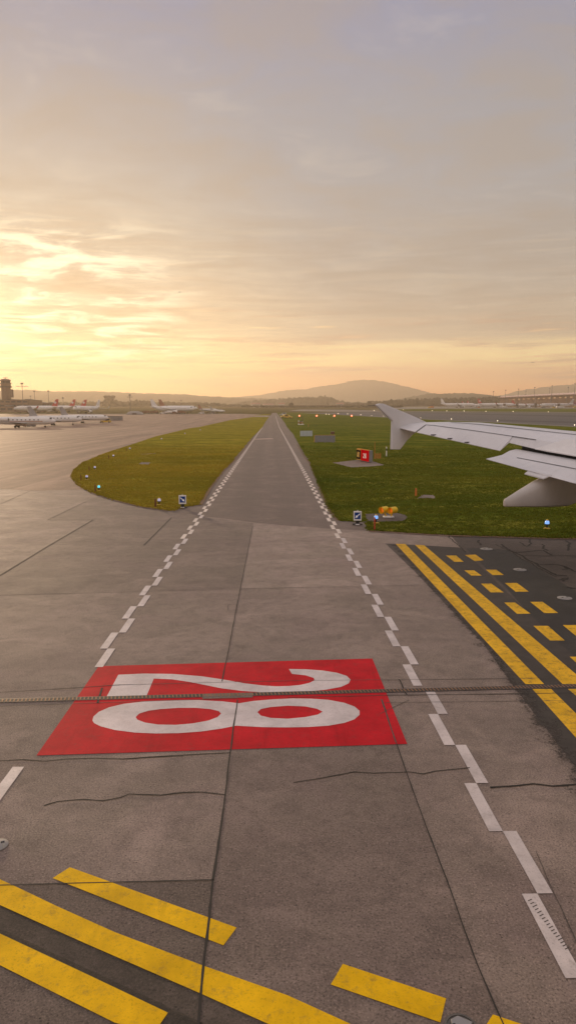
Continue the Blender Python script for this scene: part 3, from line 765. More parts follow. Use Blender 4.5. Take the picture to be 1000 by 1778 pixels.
# ------------------------------------------------------------------ yellow twin guard light
x, y, z = ground_pt(674, 899.5, .03)
sheet('concrete_pad', [P((634, 893.5), (690, 892.2), (703, 895), (708, 901), (698, 906), (650, 907), (637, 906))], .034, M['old_asphalt'])
t = thing('guard_light', 'pair of yellow hooded lamps with orange lenses on a small concrete pad', 'guard light', (x, y, z), R(0))
MB().box((0, 0, .03), (.46, .24, .06)).build('base', M['sign_frame'], t, bevel=.01)
for i, (dx, dy) in enumerate(((-.19, .06), (.19, -.05))):
    d = Vector((-.72, -.62, -.04)).normalized(); c = Vector((dx, dy, .33))
    MB().tube((dx*.55, dy*.4, .05), (c.x, c.y, c.z-.08), .035, .03, 8).build('bracket', M['rgl_yellow'], t)
    m = MB(); u = d.orthogonal().normalized(); w = d.cross(u); rings = []
    for s, r in ((-.20, .05), (-.19, .12), (-.16, .145), (.02, .15), (.19, .155), (.20, .16), (.20, .14), (.02, .128), (.02, .001)):
        rings.append([tuple(c+d*s+u*(r*math.cos(2*math.pi*k/22))+w*(r*math.sin(2*math.pi*k/22))) for k in range(22)])
    h = m.loft(rings).build('lamp_housing', M['rgl_yellow'], t, 35)
    e = c+d*.035; MB().tube(e, e+d*.03, .118, .09, 20).build('lens', M['lens_orange'], h)

# ------------------------------------------------------------------ red 28 sign
sheet('concrete_pad', [P((577, 804), (600, 801.5), (620, 799), (650, 802.5), (667, 808), (648, 810.5), (609, 812.3))], .034, M['slab_patch'])
A0 = Vector(G(618.8, 800.0)); B0 = Vector(G(640, 804.6)); mid = (A0+B0)/2; d = (B0-A0); Ls = d.length; rz = math.atan2(d.y, d.x)
t = thing('runway_sign', 'red runway sign reading 28 with a black and yellow A1 panel beside it', 'runway sign', (mid.x, mid.y, .04), rz)
H0, H1, TH = .10, 1.14, .36
sx = -Ls/2+Ls*.36
m = MB(); m.box((0, TH/2+.02, (H0+H1)/2), (Ls, TH, H1-H0)); m.build('cabinet', M['sign_back'], t, bevel=.02)
fp = lambda x0, x1, z0, z1, yy, nm, mt, par: MB().box(((x0+x1)/2, yy, (z0+z1)/2), (x1-x0, .03, z1-z0)).build(nm, M[mt], par)
rp = fp(sx+.03, Ls/2, H0, H1, -.0, 'red_panel', 'sign_red', t)
yp = fp(-Ls/2, sx+.02, H0, H1, -.0, 'yellow_border', 'wood_edge', t)
bp = fp(-Ls/2+.06, sx-.05, H0+.08, H1-.09, -.022, 'location_panel', 'sign_black', t)
fp(-Ls/2, Ls/2, H1, H1+.07, .08, 'top_edge', 'wood_edge', t)
tx = text('28', .46, lambda x, z, k: (x*1.65+(sx+Ls/2)/2, -.016-k, z+(H0+H1)/2-.02)); tx.build('number', M['sign_white'], rp)
tx = text('A1', .52, lambda x, z, k: (x*1.15+(sx-Ls/2)/2+.01, -.034-k, z+(H0+H1)/2)); tx.build('lettering', M['sign_yellow'], bp)
for xx in (-Ls*.35, 0, Ls*.35): MB().tube((xx, TH/2, 0), (xx, TH/2, H0+.02), .05, n=8).build('leg', M['steel'], t)

# ------------------------------------------------------------------ panels seen from behind on the right verge
def back_sign(label, p0, p1, H, mat, legs=3, edge=None, th=.3):
    a, b = Vector(G(*p0)), Vector(G(*p1)); c = (a+b)/2; d = b-a; L = d.length
    t = thing('guidance_sign', label, 'airfield sign', (c.x, c.y, tz(c.x, c.y)), math.atan2(d.y, d.x))
    MB().box((0, 0, .12+H/2), (L, th, H)).build('cabinet', M[mat], t, bevel=.04)
    for k in range(legs):
        MB().tube((-L*.4+L*.8*k/(legs-1), 0, 0), (-L*.4+L*.8*k/(legs-1), 0, .14), .06, n=8).build('leg', M['steel'], t)
    MB().box((0, 0, .12+H+.02), (L*1.01, th*1.05, .04)).build('top_edge', M['steel' if not edge else edge], t)
    if edge: MB().box((-L/2-.03, 0, .12+H/2), (.06, th*1.05, H)).build('side_edge', M[edge], t)
    for k in (-1, 0, 1): MB().box((k*L*.31, -th/2-.008, .12+H/2), (.03, .02, H*.9)).build('seam', M['steel'], t)
    return t
back_sign('long grey guidance sign seen from behind on the right grass', (546, 769), (581.5, 769), 1.08, 'sign_back', edge='wood_edge')
back_sign('pale blue rounded guidance sign seen from behind, beyond the long grey one', (521.5, 758.5), (542, 758.2), 1.05, 'sign_pale')
back_sign('small brownish sign showing above the right end of the long grey one', (574, 754.8), (580.5, 754.8), .55, 'stake_brown', 2)
# white marker post, orange crossed stakes, slabs let into the grass
t = thing('marker_post', 'slim white marker post with a black band under the wingtip', 'marker post', ground_pt(670.5, 792.5, .0), .2)
MB().prism([(-.055, 0), (.055, 0), (.045, 1.0), (-.045, 1.08)], -.04, .04, fn=lambda a, b, c: (a, c, b)).build('post', M['white_body'], t)
MB().prism([(-.056, .62), (.056, .62), (.056, .82), (-.056, .88)], -.045, .045, fn=lambda a, b, c: (a, c, b)).build('black_band', M['black'], t)
t = thing('orange_marker', 'tall thin orange stake with a low orange net behind the red 28 sign', 'marker stake', ground_pt(650, 797, .0), .1)
MB().tube((0, 0, 0), (0, 0, 1.75), .03, .02, 8).build('pole', M['orange'], t)
MB().tube((.62, .0, 0), (.62, 0, .62), .025, n=8).build('post', M['orange'], t)
m = MB()
for k in range(7): m.box((.31, 0, .08+k*.075), (.62, .012, .02))
for k in range(9): m.box((.04+k*.068, 0, .31), (.014, .014, .52))
m.build('net', M['orange'], t)
sheet('grass_slab', [P((732, 860), (752, 860.5), (757, 866), (724, 866.5))], .03, M['slab_patch'])
sheet('grass_slab', [P((240, 806.5), (246, 803.2), (262, 803.5), (259, 807.5))], .036, M['old_asphalt'])
sheet('grass_slab', [P((245, 789), (270, 787.4), (271, 788.2), (246, 789.8))], .036, M['slab_patch'])
sheet('grass_slab', [P((584, 832), (588, 831)), ] if False else [P((190, 832), (200, 831.6), (198, 833.2), (188, 833.4))], .036, M['slab_patch'])

# ------------------------------------------------------------------ runway and stop lamps
def lamp(label, px, py, h, r, mat, name, cat, group=None, core=False):
    x, y, z = ground_pt(px, py, .03)
    t = thing(name, label, cat, (x, y, z), 0, group)
    MB().tube((0, 0, 0), (0, 0, h), .05, n=6).build('stem', M['mast'], t)
    l = MB().lathe([(r*.5, h), (r, h+r*.5), (r, h+r*1.1), (r*.5, h+r*1.7), (.001, h+r*1.8)], n=12).build('lens', M[mat], t, True)
    if core: MB().lathe([(.001, -r*.45), (r*.38, -r*.2), (r*.38, r*.2), (.001, r*.45)], (0, -r*.9, h+r*.8), 10).build('glow_core', M['lens_core'], l, True)
    return t
for i, (px, w) in enumerate(((519.8, 'by the striped frame'), (549.8, 'second from the striped frame'), (580.3, 'third from the striped frame'), (610.2, 'farthest right, toward the wingtip'))):
    lamp('glowing red lamp on the far grass, '+w, px, 725.6, .75, .48, 'lens_red', 'stop_lamp', 'red lamp', 'row of red lamps across the grass', True)  # oversized head and bright core stand for the lamp's bloom
RW = [(645, 722.8, .45), (665.5, 724, .45), (730, 727.2, .5), (783, 729.5, .7), (863, 732.8, .72), (996.5, 740.5, .55)]
wh = ['first on the left, just clear of the wingtip', 'second from the left', 'above the wingtip fence', 'over the outer wing', 'brightest, over the middle of the wing', 'last, at the right edge of the photo']
for (px, py, r), w in zip(RW, wh):
    lamp('white lamp along the near runway edge, '+w, px, py, .35, r*.30, 'lens_white', 'runway_lamp', 'runway lamp', 'white lamps along the near runway edge')
FW = [(649, 714.3), (700, 712.6), (749.6, 714.6), (775, 714.8), (805, 715), (843, 715.6), (890, 716), (951, 716.6)]
wf = ['first beside the wing fence tip', 'second from the left', 'under the yellow vehicle', 'below the tail of the leftmost big airliner', 'below the nose of the leftmost big airliner', 'below the second big airliner', 'below the gap in the airliner row', 'in front of the blue lettered airliner']
for (px, py), w in zip(FW, wf):
    lamp('small white lamp along the far runway edge, '+w, px, py, .5, .28, 'lens_white', 'runway_lamp', 'runway lamp', 'white lamps along the far runway edge')
for px, py, w in ((566, 720.3, 'left'), (571, 720.6, 'right'), (587, 719.2, 'middle'), (603, 719.8, 'second from the right'), (626, 721.5, 'rightmost')):
    lamp('tiny white lamp at the hazy runway corner, %s of five' % w, px, py, .3, .2, 'lens_white', 'runway_lamp', 'runway lamp', 'tiny white lamps at the runway corner')
# striped frame with an aerial, beside the first red lamp
x, y, z = ground_pt(521.5, 737.5)
t = thing('localizer_frame', 'small red and white frame with a dark mast below the first red lamp', 'airfield frame', (x, y, z), .1)
for k, xx in enumerate((-.7, .1, .8)):
    p = MB().tube((xx, 0, 0), (xx, 0, 1.75-.3*k), .13, n=8).build('post', M['white_mark' if k != 1 else 'stake_brown'], t)
    MB().tube((xx, 0, .5), (xx, 0, .95), .14, n=8).build('band', M['tail_red'], p)
MB().box((.05, 0, 1.2), (1.7, .1, .16)).build('crossbar', M['steel'], t)
MB().tube((.8, .2, 0), (.8, .2, 3.0), .09, n=8).build('aerial', M['mast'], t)
MB().box((.2, 0, .12), (2.2, .8, .24)).build('base', M['sign_frame'], t)

# ------------------------------------------------------------------ vehicles
def vehicle(kind, name, label, cat, loc, rz, col_, cab=None, L=6.0, W=2.3, H=2.6, group=None):
    t = thing(name, label, cat, loc, rz, group); cab = cab or col_
    wb = L*.32; wr = min(.48, H*.2)
    if kind == 'truck':
        MB().box((0, 0, wr*1.5), (L*.96, W*.8, wr*.7)).build('chassis', M['mast'], t)
        b = MB().box((-L*.14, 0, wr*1.85+(H-wr*1.85)/2), (L*.68, W, H-wr*1.85)).build('cargo_box', M[col_], t, bevel=.06)
        c = MB().prism([(L*.22, wr), (L*.5, wr), (L*.5, H*.5), (L*.42, H*.86), (L*.22, H*.86)], -W*.46, W*.46, fn=lambda a, b, c: (a, c, b)).build('cab', M[cab], t, bevel=.05)
        MB().box((L*.465, 0, H*.66), (.05, W*.8, H*.26), ).build('windscreen', M['dark_glass'], c)
    elif kind == 'tank':
        MB().box((0, 0, wr*1.5), (L*.96, W*.8, wr*.6)).build('chassis', M['mast'], t)
        MB().tube((-L*.48, 0, H*.60), (L*.2, 0, H*.60), W*.44, n=16).build('tank', M[col_], t, True)
        c = MB().prism([(L*.22, wr), (L*.5, wr), (L*.5, H*.5), (L*.44, H*.86), (L*.22, H*.86)], -W*.46, W*.46, fn=lambda a, b, c: (a, c, b)).build('cab', M[cab], t, bevel=.05)
        MB().box((L*.475, 0, H*.66), (.05, W*.8, H*.24)).build('windscreen', M['dark_glass'], c)
    elif kind == 'tug':
        MB().prism([(-L/2, wr*.6), (L/2, wr*.6), (L/2, H*.5), (L*.1, H*.55), (L*.1, H*.5), (-L/2, H*.55)], -W/2, W/2, fn=lambda a, b, c: (a, c, b)).build('body', M[col_], t, bevel=.06)
        c = MB().prism([(-L*.42, H*.5), (L*.02, H*.5), (-L*.04, H), (-L*.38, H)], -W*.4, W*.4, fn=lambda a, b, c: (a, c, b)).build('cab', M['dark_glass'], t)
        MB().box((-L*.2, 0, H+.03), (L*.4, W*.84, .08)).build('roof', M[col_], c)
    else:
        MB().prism([(-L/2, wr*.7), (L/2, wr*.7), (L*.5, H*.48), (L*.24, H*.58), (-L*.5, H*.6)], -W/2, W/2, fn=lambda a, b, c: (a, c, b)).build('body', M[col_], t, bevel=.06)
        c = MB().prism([(-L*.46, H*.58), (L*.22, H*.56), (L*.06, H), (-L*.40, H)], -W*.44, W*.44, fn=lambda a, b, c: (a, c, b)).build('cabin', M[cab], t, bevel=.05)
        m = MB()
        for s in (-1, 1): m.prism([(-L*.40, H*.64), (L*.14, H*.62), (L*.03, H*.92), (-L*.36, H*.92)], s*W*.445, s*W*.452, fn=lambda a, b, c: (a, c, b))
        m.build('window', M['dark_glass'], c)
    for sx_ in (-1, 1):
        for sy in (-1, 1):
            w = MB().tube((sx_*wb, sy*(W/2-.28), wr), (sx_*wb, sy*(W/2+.01), wr), wr, n=14).build('wheel', M['tyre'], t, 40)
            MB().tube((sx_*wb, sy*(W/2+.01), wr), (sx_*wb, sy*(W/2+.03), wr), wr*.5, n=10).build('rim', M['steel'], w)
    return t
def place(px, py): x, y, z = ground_pt(px, py, .04); return (x, y, z)
vehicle('van', 'service_van', 'yellow airfield van beside the far end of the service road, left of two', 'van', place(494.5, 725.4), R(200), 'veh_yellow', L=4.6, W=1.9, H=1.9)
vehicle('van', 'service_van', 'yellow airfield van beside the far end of the service road, right of two', 'van', place(500.5, 726.2), R(-30), 'veh_yellow', L=4.4, W=1.9, H=1.7)
vehicle('van', 'service_van', 'white van parked just beyond the two yellow vans', 'van', place(491.5, 721.5), R(180), 'veh_white', L=4.6, W=1.9, H=1.9)

# ------------------------------------------------------------------ aircraft standing far off
def aircraft(name, label, cat, loc, rz, L=37.0, dia=4.0, span=34.0, clear=1.9, tail='tail_red', engines='wing', body='white_body', cross=False, band=None, letters=None, group=None, ttail=False, gear=True, winglet=True):
    t = thing(name, label, cat, loc, rz, group); r = dia/2; zc = clear+r; n = 18
    def ring(x, rr, dz=0, sq=1.0): return [(x, rr*math.cos(2*math.pi*i/n), zc+dz+rr*sq*math.sin(2*math.pi*i/n)) for i in range(n)]
    N = L/2
    rings = []
    for f in (0.002, .02, .06, .14, .28, .5, .75, 1.0):
        k = math.sqrt(max(0, 1-(1-f)**2)); rings.append(ring(N-f*dia*1.5, r*max(.02, k), -r*.22*(1-k)))
    tl = dia*2.7
    for f in (0, .2, .4, .6, .8, .93, 1.0):
        k = 1-f**1.7*.93; rings.append(ring(-N+tl*(1-f), r*k, r*(1-k)*.78))
    fu = MB().loft(rings).build('fuselage', M[body], t, True)
    m = MB(); zs = zc+r*.22; yy = math.sqrt(r*r-(r*.22)**2)
    pitch = .55 if dia > 3 else 1.35; wsz = (.22, .28) if dia > 3 else (.42, .30)
    x = -N+tl*1.02
    while x < N-dia*1.55:
        for s in (-1, 1): m.box((x, s*(yy+.006), zs), (wsz[0], .03, wsz[1]))
        x += pitch
    m.build('cabin_window', M['dark_glass'], fu)
    cx = N-dia*.48; m = MB()
    for s in (-1, 1): m.add([(cx+.10*dia, s*.02*dia, zc+r*.50), (cx+.02*dia, s*r*.60, zc+r*.34), (cx-.22*dia, s*r*.80, zc+r*.42), (cx-.16*dia, s*r*.56, zc+r*.74), (cx-.06*dia, s*.02*dia, zc+r*.80)], [(0, 1, 2, 3, 4)])
    for v_i, v in enumerate(m.v):
        p = Vector(v); q = Vector((p.x, p.y, p.z-zc)); m.v[v_i] = (p.x+.03*dia, p.y*1.02, zc+q.z*1.04)
    m.build('cockpit_window', M['dark_glass'], fu)
    if band:
        m = MB()
        for s in (-1, 1): m.box(((-N+tl+N-dia*1.5)/2, s*(r*.985), zc-r*.16), (L-tl-dia*1.5, .05, r*.16))
        m.build('stripe', M[band], fu)
    if letters:
        x0, x1, hh = letters; m = MB(); k = 0; x = x0; rr = random.Random(5)
        while x < x1:
            w = hh*rr.uniform(.4, .65)
            for s in (-1, 1):
                m.box((x+w*.15, s*(r*.93+.05), zc+r*.36), (w*.26, .08, hh)); m.box((x+w*.5, s*(r*.93+.06), zc+r*.36+hh*rr.choice((-.36, .36, 0))), (w*.5, .08, hh*.24))
                if k % 2: m.box((x+w*.8, s*(r*.93+.05), zc+r*.36), (w*.22, .08, hh))
            x += w+hh*.22; k += 1
        m.build('lettering', M['blue_mark'], fu)
    # wings
    wx, cr, ct = L*.04, dia*1.55, dia*.38
    wz = zc-r*.72
    for s in (-1, 1):
        rings = []
        for f, c, sw, dz in ((.0, cr*1.05, 0, 0), (.33, cr*.62, .33, .03), (1.0, ct, 1.0, .09)):
            yv = s*(r*.55+(span/2-r*.55)*f); xl = wx+cr*.5-sw*(span/2)*.50; th = c*.11; z0 = wz+dz*span/2
            rings.append([(xl, yv, z0), (xl-c*.3, yv, z0+th*.65), (xl-c*.7, yv, z0+th*.4), (xl-c, yv, z0), (xl-c*.6, yv, z0-th*.3), (xl-c*.25, yv, z0-th*.4)])
        w = MB().loft(rings).build('wing', M['tail_grey' if body == 'white_body' else body], t, 30)
        if winglet:
            tip = rings[-1]; m = MB(); a, b = Vector(tip[0]), Vector(tip[3])
            m.prism([(a.x-.1, 0), (b.x, 0), (b.x-span*.03, span*.045), (a.x-span*.035, span*.045)], -.06, .06, fn=lambda u, v, q: (u, a.y+q+s*v*.25, a.z+v)); m.build('winglet', M[tail], w)
    # tail
    fh, fc = dia*1.45, dia*1.35
    zt = zc+r*.80; m = MB()
    m.prism([(-N+fc*1.28, zt-r*.25), (-N+fc*1.05, zt+.1), (-N+fc*.34, zt+fh), (-N-fc*.06, zt+fh), (-N+fc*.20, zt-r*.3)], -.16*dia/4, .16*dia/4, fn=lambda a, b, c: (a, c, b))
    fin = m.build('tail_fin', M[tail], t, bevel=.03)
    if cross:
        m = MB(); c0 = (-N+fc*.48, zt+fh*.52); q = fh*.34; a = q*.33
        for s in (-1, 1):
            m.box((c0[0], s*(.16*dia/4+.02), c0[1]), (a, .03, q*1.05)); m.box((c0[0], s*(.16*dia/4+.024), c0[1]), (q*1.05, .03, a))
        m.build('white_cross', M['white_mark'], fin)
    for s in (-1, 1):
        z0 = zt+fh*.96 if ttail else zc+r*.5; xo = -N+fc*(.30 if ttail else .95)
        m = MB(); m.loft([[(xo, s*.05, z0), (xo-fc*.4, s*.05, z0+.12), (xo-fc*.75, s*.05, z0), (xo-fc*.4, s*.05, z0-.1)],
                          [(xo-fc*.55, s*dia*1.5, z0+.3*(not ttail)), (xo-fc*.68, s*dia*1.5, z0+.05+.3*(not ttail)), (xo-fc*.85, s*dia*1.5, z0+.3*(not ttail)), (xo-fc*.7, s*dia*1.5, z0-.04+.3*(not ttail))]])
        m.build('stabilizer', M['white_body'], t)
    for s in (-1, 1):
        if engines == 'wing': ex, ey, ez, er, el = wx+cr*.30, s*span*.165, wz-dia*.20, dia*.27, dia*1.0
        else: ex, ey, ez, er, el = -N+tl*.98, s*(r*1.38), zc+r*.35, dia*.24, dia*1.35
        rr = []
        for f, k in ((0, .86), (.04, 1.0), (.35, 1.06), (.7, .9), (1, .62)):
            rr.append([(ex+el/2-f*el, ey+er*k*math.cos(2*math.pi*i/14), ez+er*k*math.sin(2*math.pi*i/14)) for i in range(14)])
        e = MB().loft(rr).build('engine', M[body if engines == 'tail' else 'white_body'], t, True)
        MB().tube((ex+el/2-.02, ey, ez), (ex+el/2+.015, ey, ez), er*.74, n=14).build('intake', M['black'], e)
        m = MB()
        if engines == 'wing': m.box((ex-el*.15, ey, ez+er*1.2), (el*.8, .25, er*1.1))
        else: m.box((ex-el*.1, ey-s*er*1.2, ez-.02), (el*.7, er*1.1, .14))
        m.build('pylon', M['tail_grey'], e)
    if gear:
        wr = max(.3, dia*.14)
        for nm, gx, ys in (('nose_gear', N-dia*1.35, (0,)), ('main_gear', -L*.045, (-dia*.62, dia*.62))):
            for yv in ys:
                m = MB(); m.tube((gx, yv, wr), (gx, yv, clear+.4), wr*.25, n=6); g = m.build(nm, M['steel'], t)
                m = MB()
                for s in (-1, 1): m.tube((gx, yv+s*wr*.35, wr), (gx, yv+s*wr*.9, wr), wr if ys != (0,) else wr*.8, n=12)
                m.build('wheel', M['tyre'], g)
    return t
def at_row(px, Y): x = AT(px, Y); return (x, Y, tz(x, Y)+.04)
# business jets on the left apron
aircraft('business_jet', 'white business jet with brown stripe and oval windows, cut by the left photo edge', 'business jet', at_row(36, 226), R(2), L=23, dia=2.55, span=24, clear=1.0, tail='tail_grey', engines='tail', band='stripe', ttail=True)
aircraft('business_jet', 'white business jet with grey T-tail, second in the row behind the nearest one', 'business jet', at_row(97, 258), R(4), L=19.5, dia=2.5, span=19, clear=1.1, tail='tail_grey', engines='tail', ttail=True)
aircraft('business_jet', 'white business jet with its nose at the yellow tug, third in the row', 'business jet', at_row(147.5, 286), R(4), L=19.5, dia=2.4, span=19, clear=1.1, tail='tail_grey', engines='tail', ttail=True)
vehicle('tug', 'aircraft_tug', 'yellow tug at the nose of the third business jet', 'tug', place(184.5, 734), R(185), 'veh_yellow', L=4.2, W=2.0, H=1.6)
vehicle('truck', 'service_truck', 'dark service truck behind the nearest business jet', 'truck', place(38, 741), R(0), 'veh_brown', L=3.7, W=1.8, H=1.25)
vehicle('van', 'service_car', 'dark car under the nose of the nearest business jet', 'car', place(55, 741), R(180), 'veh_grey', L=2.9, W=1.6, H=1.15)
gl = 'airliners on the left apron'
aircraft('airliner', 'white airliner with red tail farthest left behind the business jets', 'airliner', at_row(64, 575), R(186), L=36, tail='tail_red', cross=True, group=gl)
aircraft('airliner', 'white airliner with red tail second from the left behind the business jets', 'airliner', at_row(96, 612), R(186), L=36, tail='tail_red', cross=True, group=gl)
aircraft('airliner', 'white airliner with red tail third from the left, right of the second jet', 'airliner', at_row(117, 640), R(186), L=36, tail='tail_red', cross=True, group=gl)
aircraft('airliner', 'sunlit white airliner turned toward the camera above the third business jet', 'airliner', at_row(152, 560), R(247), L=33, dia=3.9, tail='white_body', group=gl)
aircraft('airliner', 'white airliner with white tail broadside by the left floodlight mast', 'airliner', at_row(300, 542), R(-2), L=34, dia=3.9, tail='white_body', group=gl)
aircraft('airliner', 'airliner with dark red tail hidden behind the broadside white one', 'airliner', at_row(310, 610), R(-4), L=34, tail='stripe', group=gl)
aircraft('airliner', 'white propeller-size airliner with brown tail right of the broadside one', 'airliner', at_row(362, 590), R(-4), L=17, dia=2.3, span=20, clear=1.2, tail='stripe', engines='tail', group=gl)
aircraft('business_jet', 'small white jet at the right end of the left apron row', 'business jet', at_row(378, 560), R(8), L=12, dia=1.9, span=13, clear=.9, tail='tail_grey', engines='tail', ttail=True)
for i, (px, c, k, w) in enumerate(((268, 'veh_brown', 'truck', 'brown service truck under the tail of the broadside airliner'), (283, 'veh_white', 'van', 'white van in front of the broadside airliner, left'), (294, 'veh_white', 'tank', 'white tank truck in front of the broadside airliner'),
                                ((304), 'veh_brown', 'van', 'brown van beside the white tank truck'), (316, 'veh_brown', 'truck', 'brown truck near the nose of the broadside airliner'), (254, 'veh_brown', 'truck', 'brown truck between the grey mound and the broadside airliner'), (350, 'veh_white', 'van', 'white van right of the broadside airliner'), (368, 'veh_grey', 'van', 'grey van near the small jets'))):
    vehicle(k, 'service_truck' if k != 'van' else 'service_van', w, 'truck' if k != 'van' else 'van', at_row(px, 525), R(random.choice((0, 180))+random.uniform(-15, 15)), c, L=6 if k != 'van' else 4.6, W=2.2, H=2.5 if k != 'van' else 1.9)
# low grey blast wall and grey tent mound on the apron
t = thing('blast_wall', 'low grey concrete blast wall right of the third business jet', 'blast wall', at_row(196, 330), R(6))
MB().box((0, 0, .95), (9.4, .5, 1.9)).build('wall_panel', M['wall_grey'], t)
MB().box((0, 0, 1.95), (9.6, .8, .14)).build('cap', M['roof_dark'], t)
for k in range(5): MB().prism([(-.3, 0), (.3, 0), (.3, .5), (-.3, 1.5)], -.15, .15, fn=lambda a, b, c, k=k: (-4.2+2.1*k+c, -.55+a*.9, b)).build('buttress', M['wall_grey'], t)
t = thing('equipment_tent', 'low grey domed tent beside the floodlight mast on the left apron', 'tent', at_row(235, 500), R(4))
MB().loft([[(x, 3.0*math.cos(a), h*math.sin(a)) for a in [math.pi*i/10 for i in range(11)]] for x, h in ((-6.2, .3), (-5, 1.8), (-2, 2.6), (2, 2.5), (5, 1.6), (6.2, .3))], closed=False).build('cover', M['wall_grey'], t, True)
MB().box((0, -3.0, .5), (3, .1, 1.0)).build('door', M['wall_dark'], t)

# floodlight masts
def mast(label, px, ptop, Y, arm, base_row=None, lamps=True, name='floodlight_mast', w=.28):
    x = AT(px, Y); z0 = tz(x, Y) if base_row is None else ZAT(base_row, Y); z1 = ZAT(ptop, Y)
    t = thing(name, label, 'light mast', (x, Y, z0), 0); h = z1-z0
    MB().tube((0, 0, 0), (0, 0, h), w*1.3, w*.8, 8).build('pole', M['mast'], t)
    if arm:
        MB().box((0, 0, h*.90), (arm, .5, .35)).build('crossarm', M['mast'], t)
    m = MB(); m.box((0, 0, h+.1), (w*6, w*4, w*4)); m.build('lamp_head', M['mast'], t)
    for k in (-1, 1): MB().box((k*w*3.6, -.2, h-.3), (w*1.6, w*2, w*3)).build('lamp', M['steel'], t)
    return t
mast('tall floodlight mast with a wide crossarm right of the control tower', 41.5, 666, 640, 11)
mast('lone floodlight mast with crossarm on the left apron before the forest', 227, 686, 520, 4.2, w=.22)
mast('thin floodlight mast behind the terminal, shortest of the four', 55, 688, 900, 0)
mast('thin floodlight mast left of the low terminal block', 62, 679.5, 820, 0)
mast('thin floodlight mast over the low terminal block', 86, 679, 820, 0)
mast('thin floodlight mast standing alone right of the low terminal block', 111, 691, 800, 0)
mast('slim light mast at the left photo edge beside the control tower', 1.8, 673, 660, 0)
mast('slim red tipped mast over the forest behind the broadside airliner', 315, 695, 1400, 8, w=.4)

# ------------------------------------------------------------------ control tower and terminal on the left
Y = 700; z0 = tz(0, Y)
t = thing('control_tower', 'airport control tower with stacked galleries and antenna at the left photo edge', 'control tower', (AT(13.2, Y), Y, z0))
zz = lambda r: ZAT(r, Y)-z0
ww = lambda px: px*Y/FPX
def oct_(w, z, k=8): return [(w*math.cos(2*math.pi*(i+.5)/k), w*math.sin(2*math.pi*(i+.5)/k), z) for i in range(k)]
MB().loft([oct_(ww(7.7), 0, 12), oct_(ww(7.7), zz(672), 12)]).build('shaft', M['wall_brown'], t)
MB().box((ww(7.6), 0, (zz(690)+zz(676))/2), (ww(6.5), ww(9), zz(676)-zz(690))).build('stair_block', M['wall_brown'], t)
MB().loft([oct_(ww(9.8), zz(673)), oct_(ww(9.8), zz(670.5))]).build('gallery', M['wall_dark'], t)
MB().loft([oct_(ww(8.2), zz(670.5)), oct_(ww(8.4), zz(666))]).build('lower_cab', M['wall_brown'], t)
MB().loft([oct_(ww(9.6), zz(666)), oct_(ww(9.6), zz(664.6))]).build('gallery', M['wall_dark'], t)
c = MB().loft([oct_(ww(6.6), zz(664.6)), oct_(ww(8.6), zz(660.8))]).build('cab', M['glass'], t)
m = MB()
for i in range(8):
    a, b = oct_(ww(6.85), zz(664.6))[i], oct_(ww(8.25), zz(660.5))[i]; m.tube(a, b, .18, n=4)
m.build('mullion', M['wall_brown'], c)
MB().loft([oct_(ww(8.9), zz(660.8)), oct_(ww(8.2), zz(659.4)), oct_(ww(6.0), zz(658.2)), oct_(ww(2.0), zz(657.4))]).build('roof', M['wall_brown'], t)
MB().tube((0, 0, zz(659)), (0, 0, zz(655)), .35, .2, 6).build('antenna', M['mast'], t)
MB().box((0, 0, zz(655.6)), (ww(8), .3, .3)).build('antenna_arm', M['mast'], t)
def block(name, label, px0, px1, ptop, Y, D, wall, roofm='roof_dark', nw=8, floors=2, cat='building', inst=None):
    x0, x1 = AT(px0, Y), AT(px1, Y); z0 = tz(0, Y); h = ZAT(ptop, Y)-z0; W = x1-x0
    t = thing(name, label, cat, ((x0+x1)/2, Y+D/2, z0))
    MB().box((0, 0, h/2), (W, D, h)).build('wall', M[wall], t)
    MB().box((0, 0, h+.2), (W+.8, D+.8, .4)).build('roof', M[roofm], t)
    for f in range(floors):
        for k in range(nw):
            xx = -W/2+W*(k+.5)/nw; zf = h*(f+.55)/floors
            w = MB().box((xx, -D/2-.03, zf), (W/nw*.72, .08, h/floors*.42)).build('window', M['glass'], t)
    for k in range(max(1, nw//3)): MB().box((-W/2+W*(k+.7)/max(1, nw//3), 0, h+.8), (W/nw*.8, D*.3, .9)).build('rooftop_unit', M['wall_grey'], t)
    return t
block('terminal_building', 'long brown terminal building at the foot of the control tower', -90, 50, 694.5, 690, 40, 'wall_brown', nw=14, floors=3)
block('terminal_building', 'low brown flat roofed terminal block right of the tower base', 60, 91.5, 700, 760, 25, 'wall_brown', nw=7, floors=2)
block('hangar', 'long low dark hangar strip in front of the tower terminal', -60, 61, 706, 640, 25, 'wall_brown', nw=10, floors=1)
block('cargo_shed', 'low dim shed behind the red tailed airliners on the left', 84, 100, 704.5, 740, 20, 'wall_dark', nw=3, floors=1)

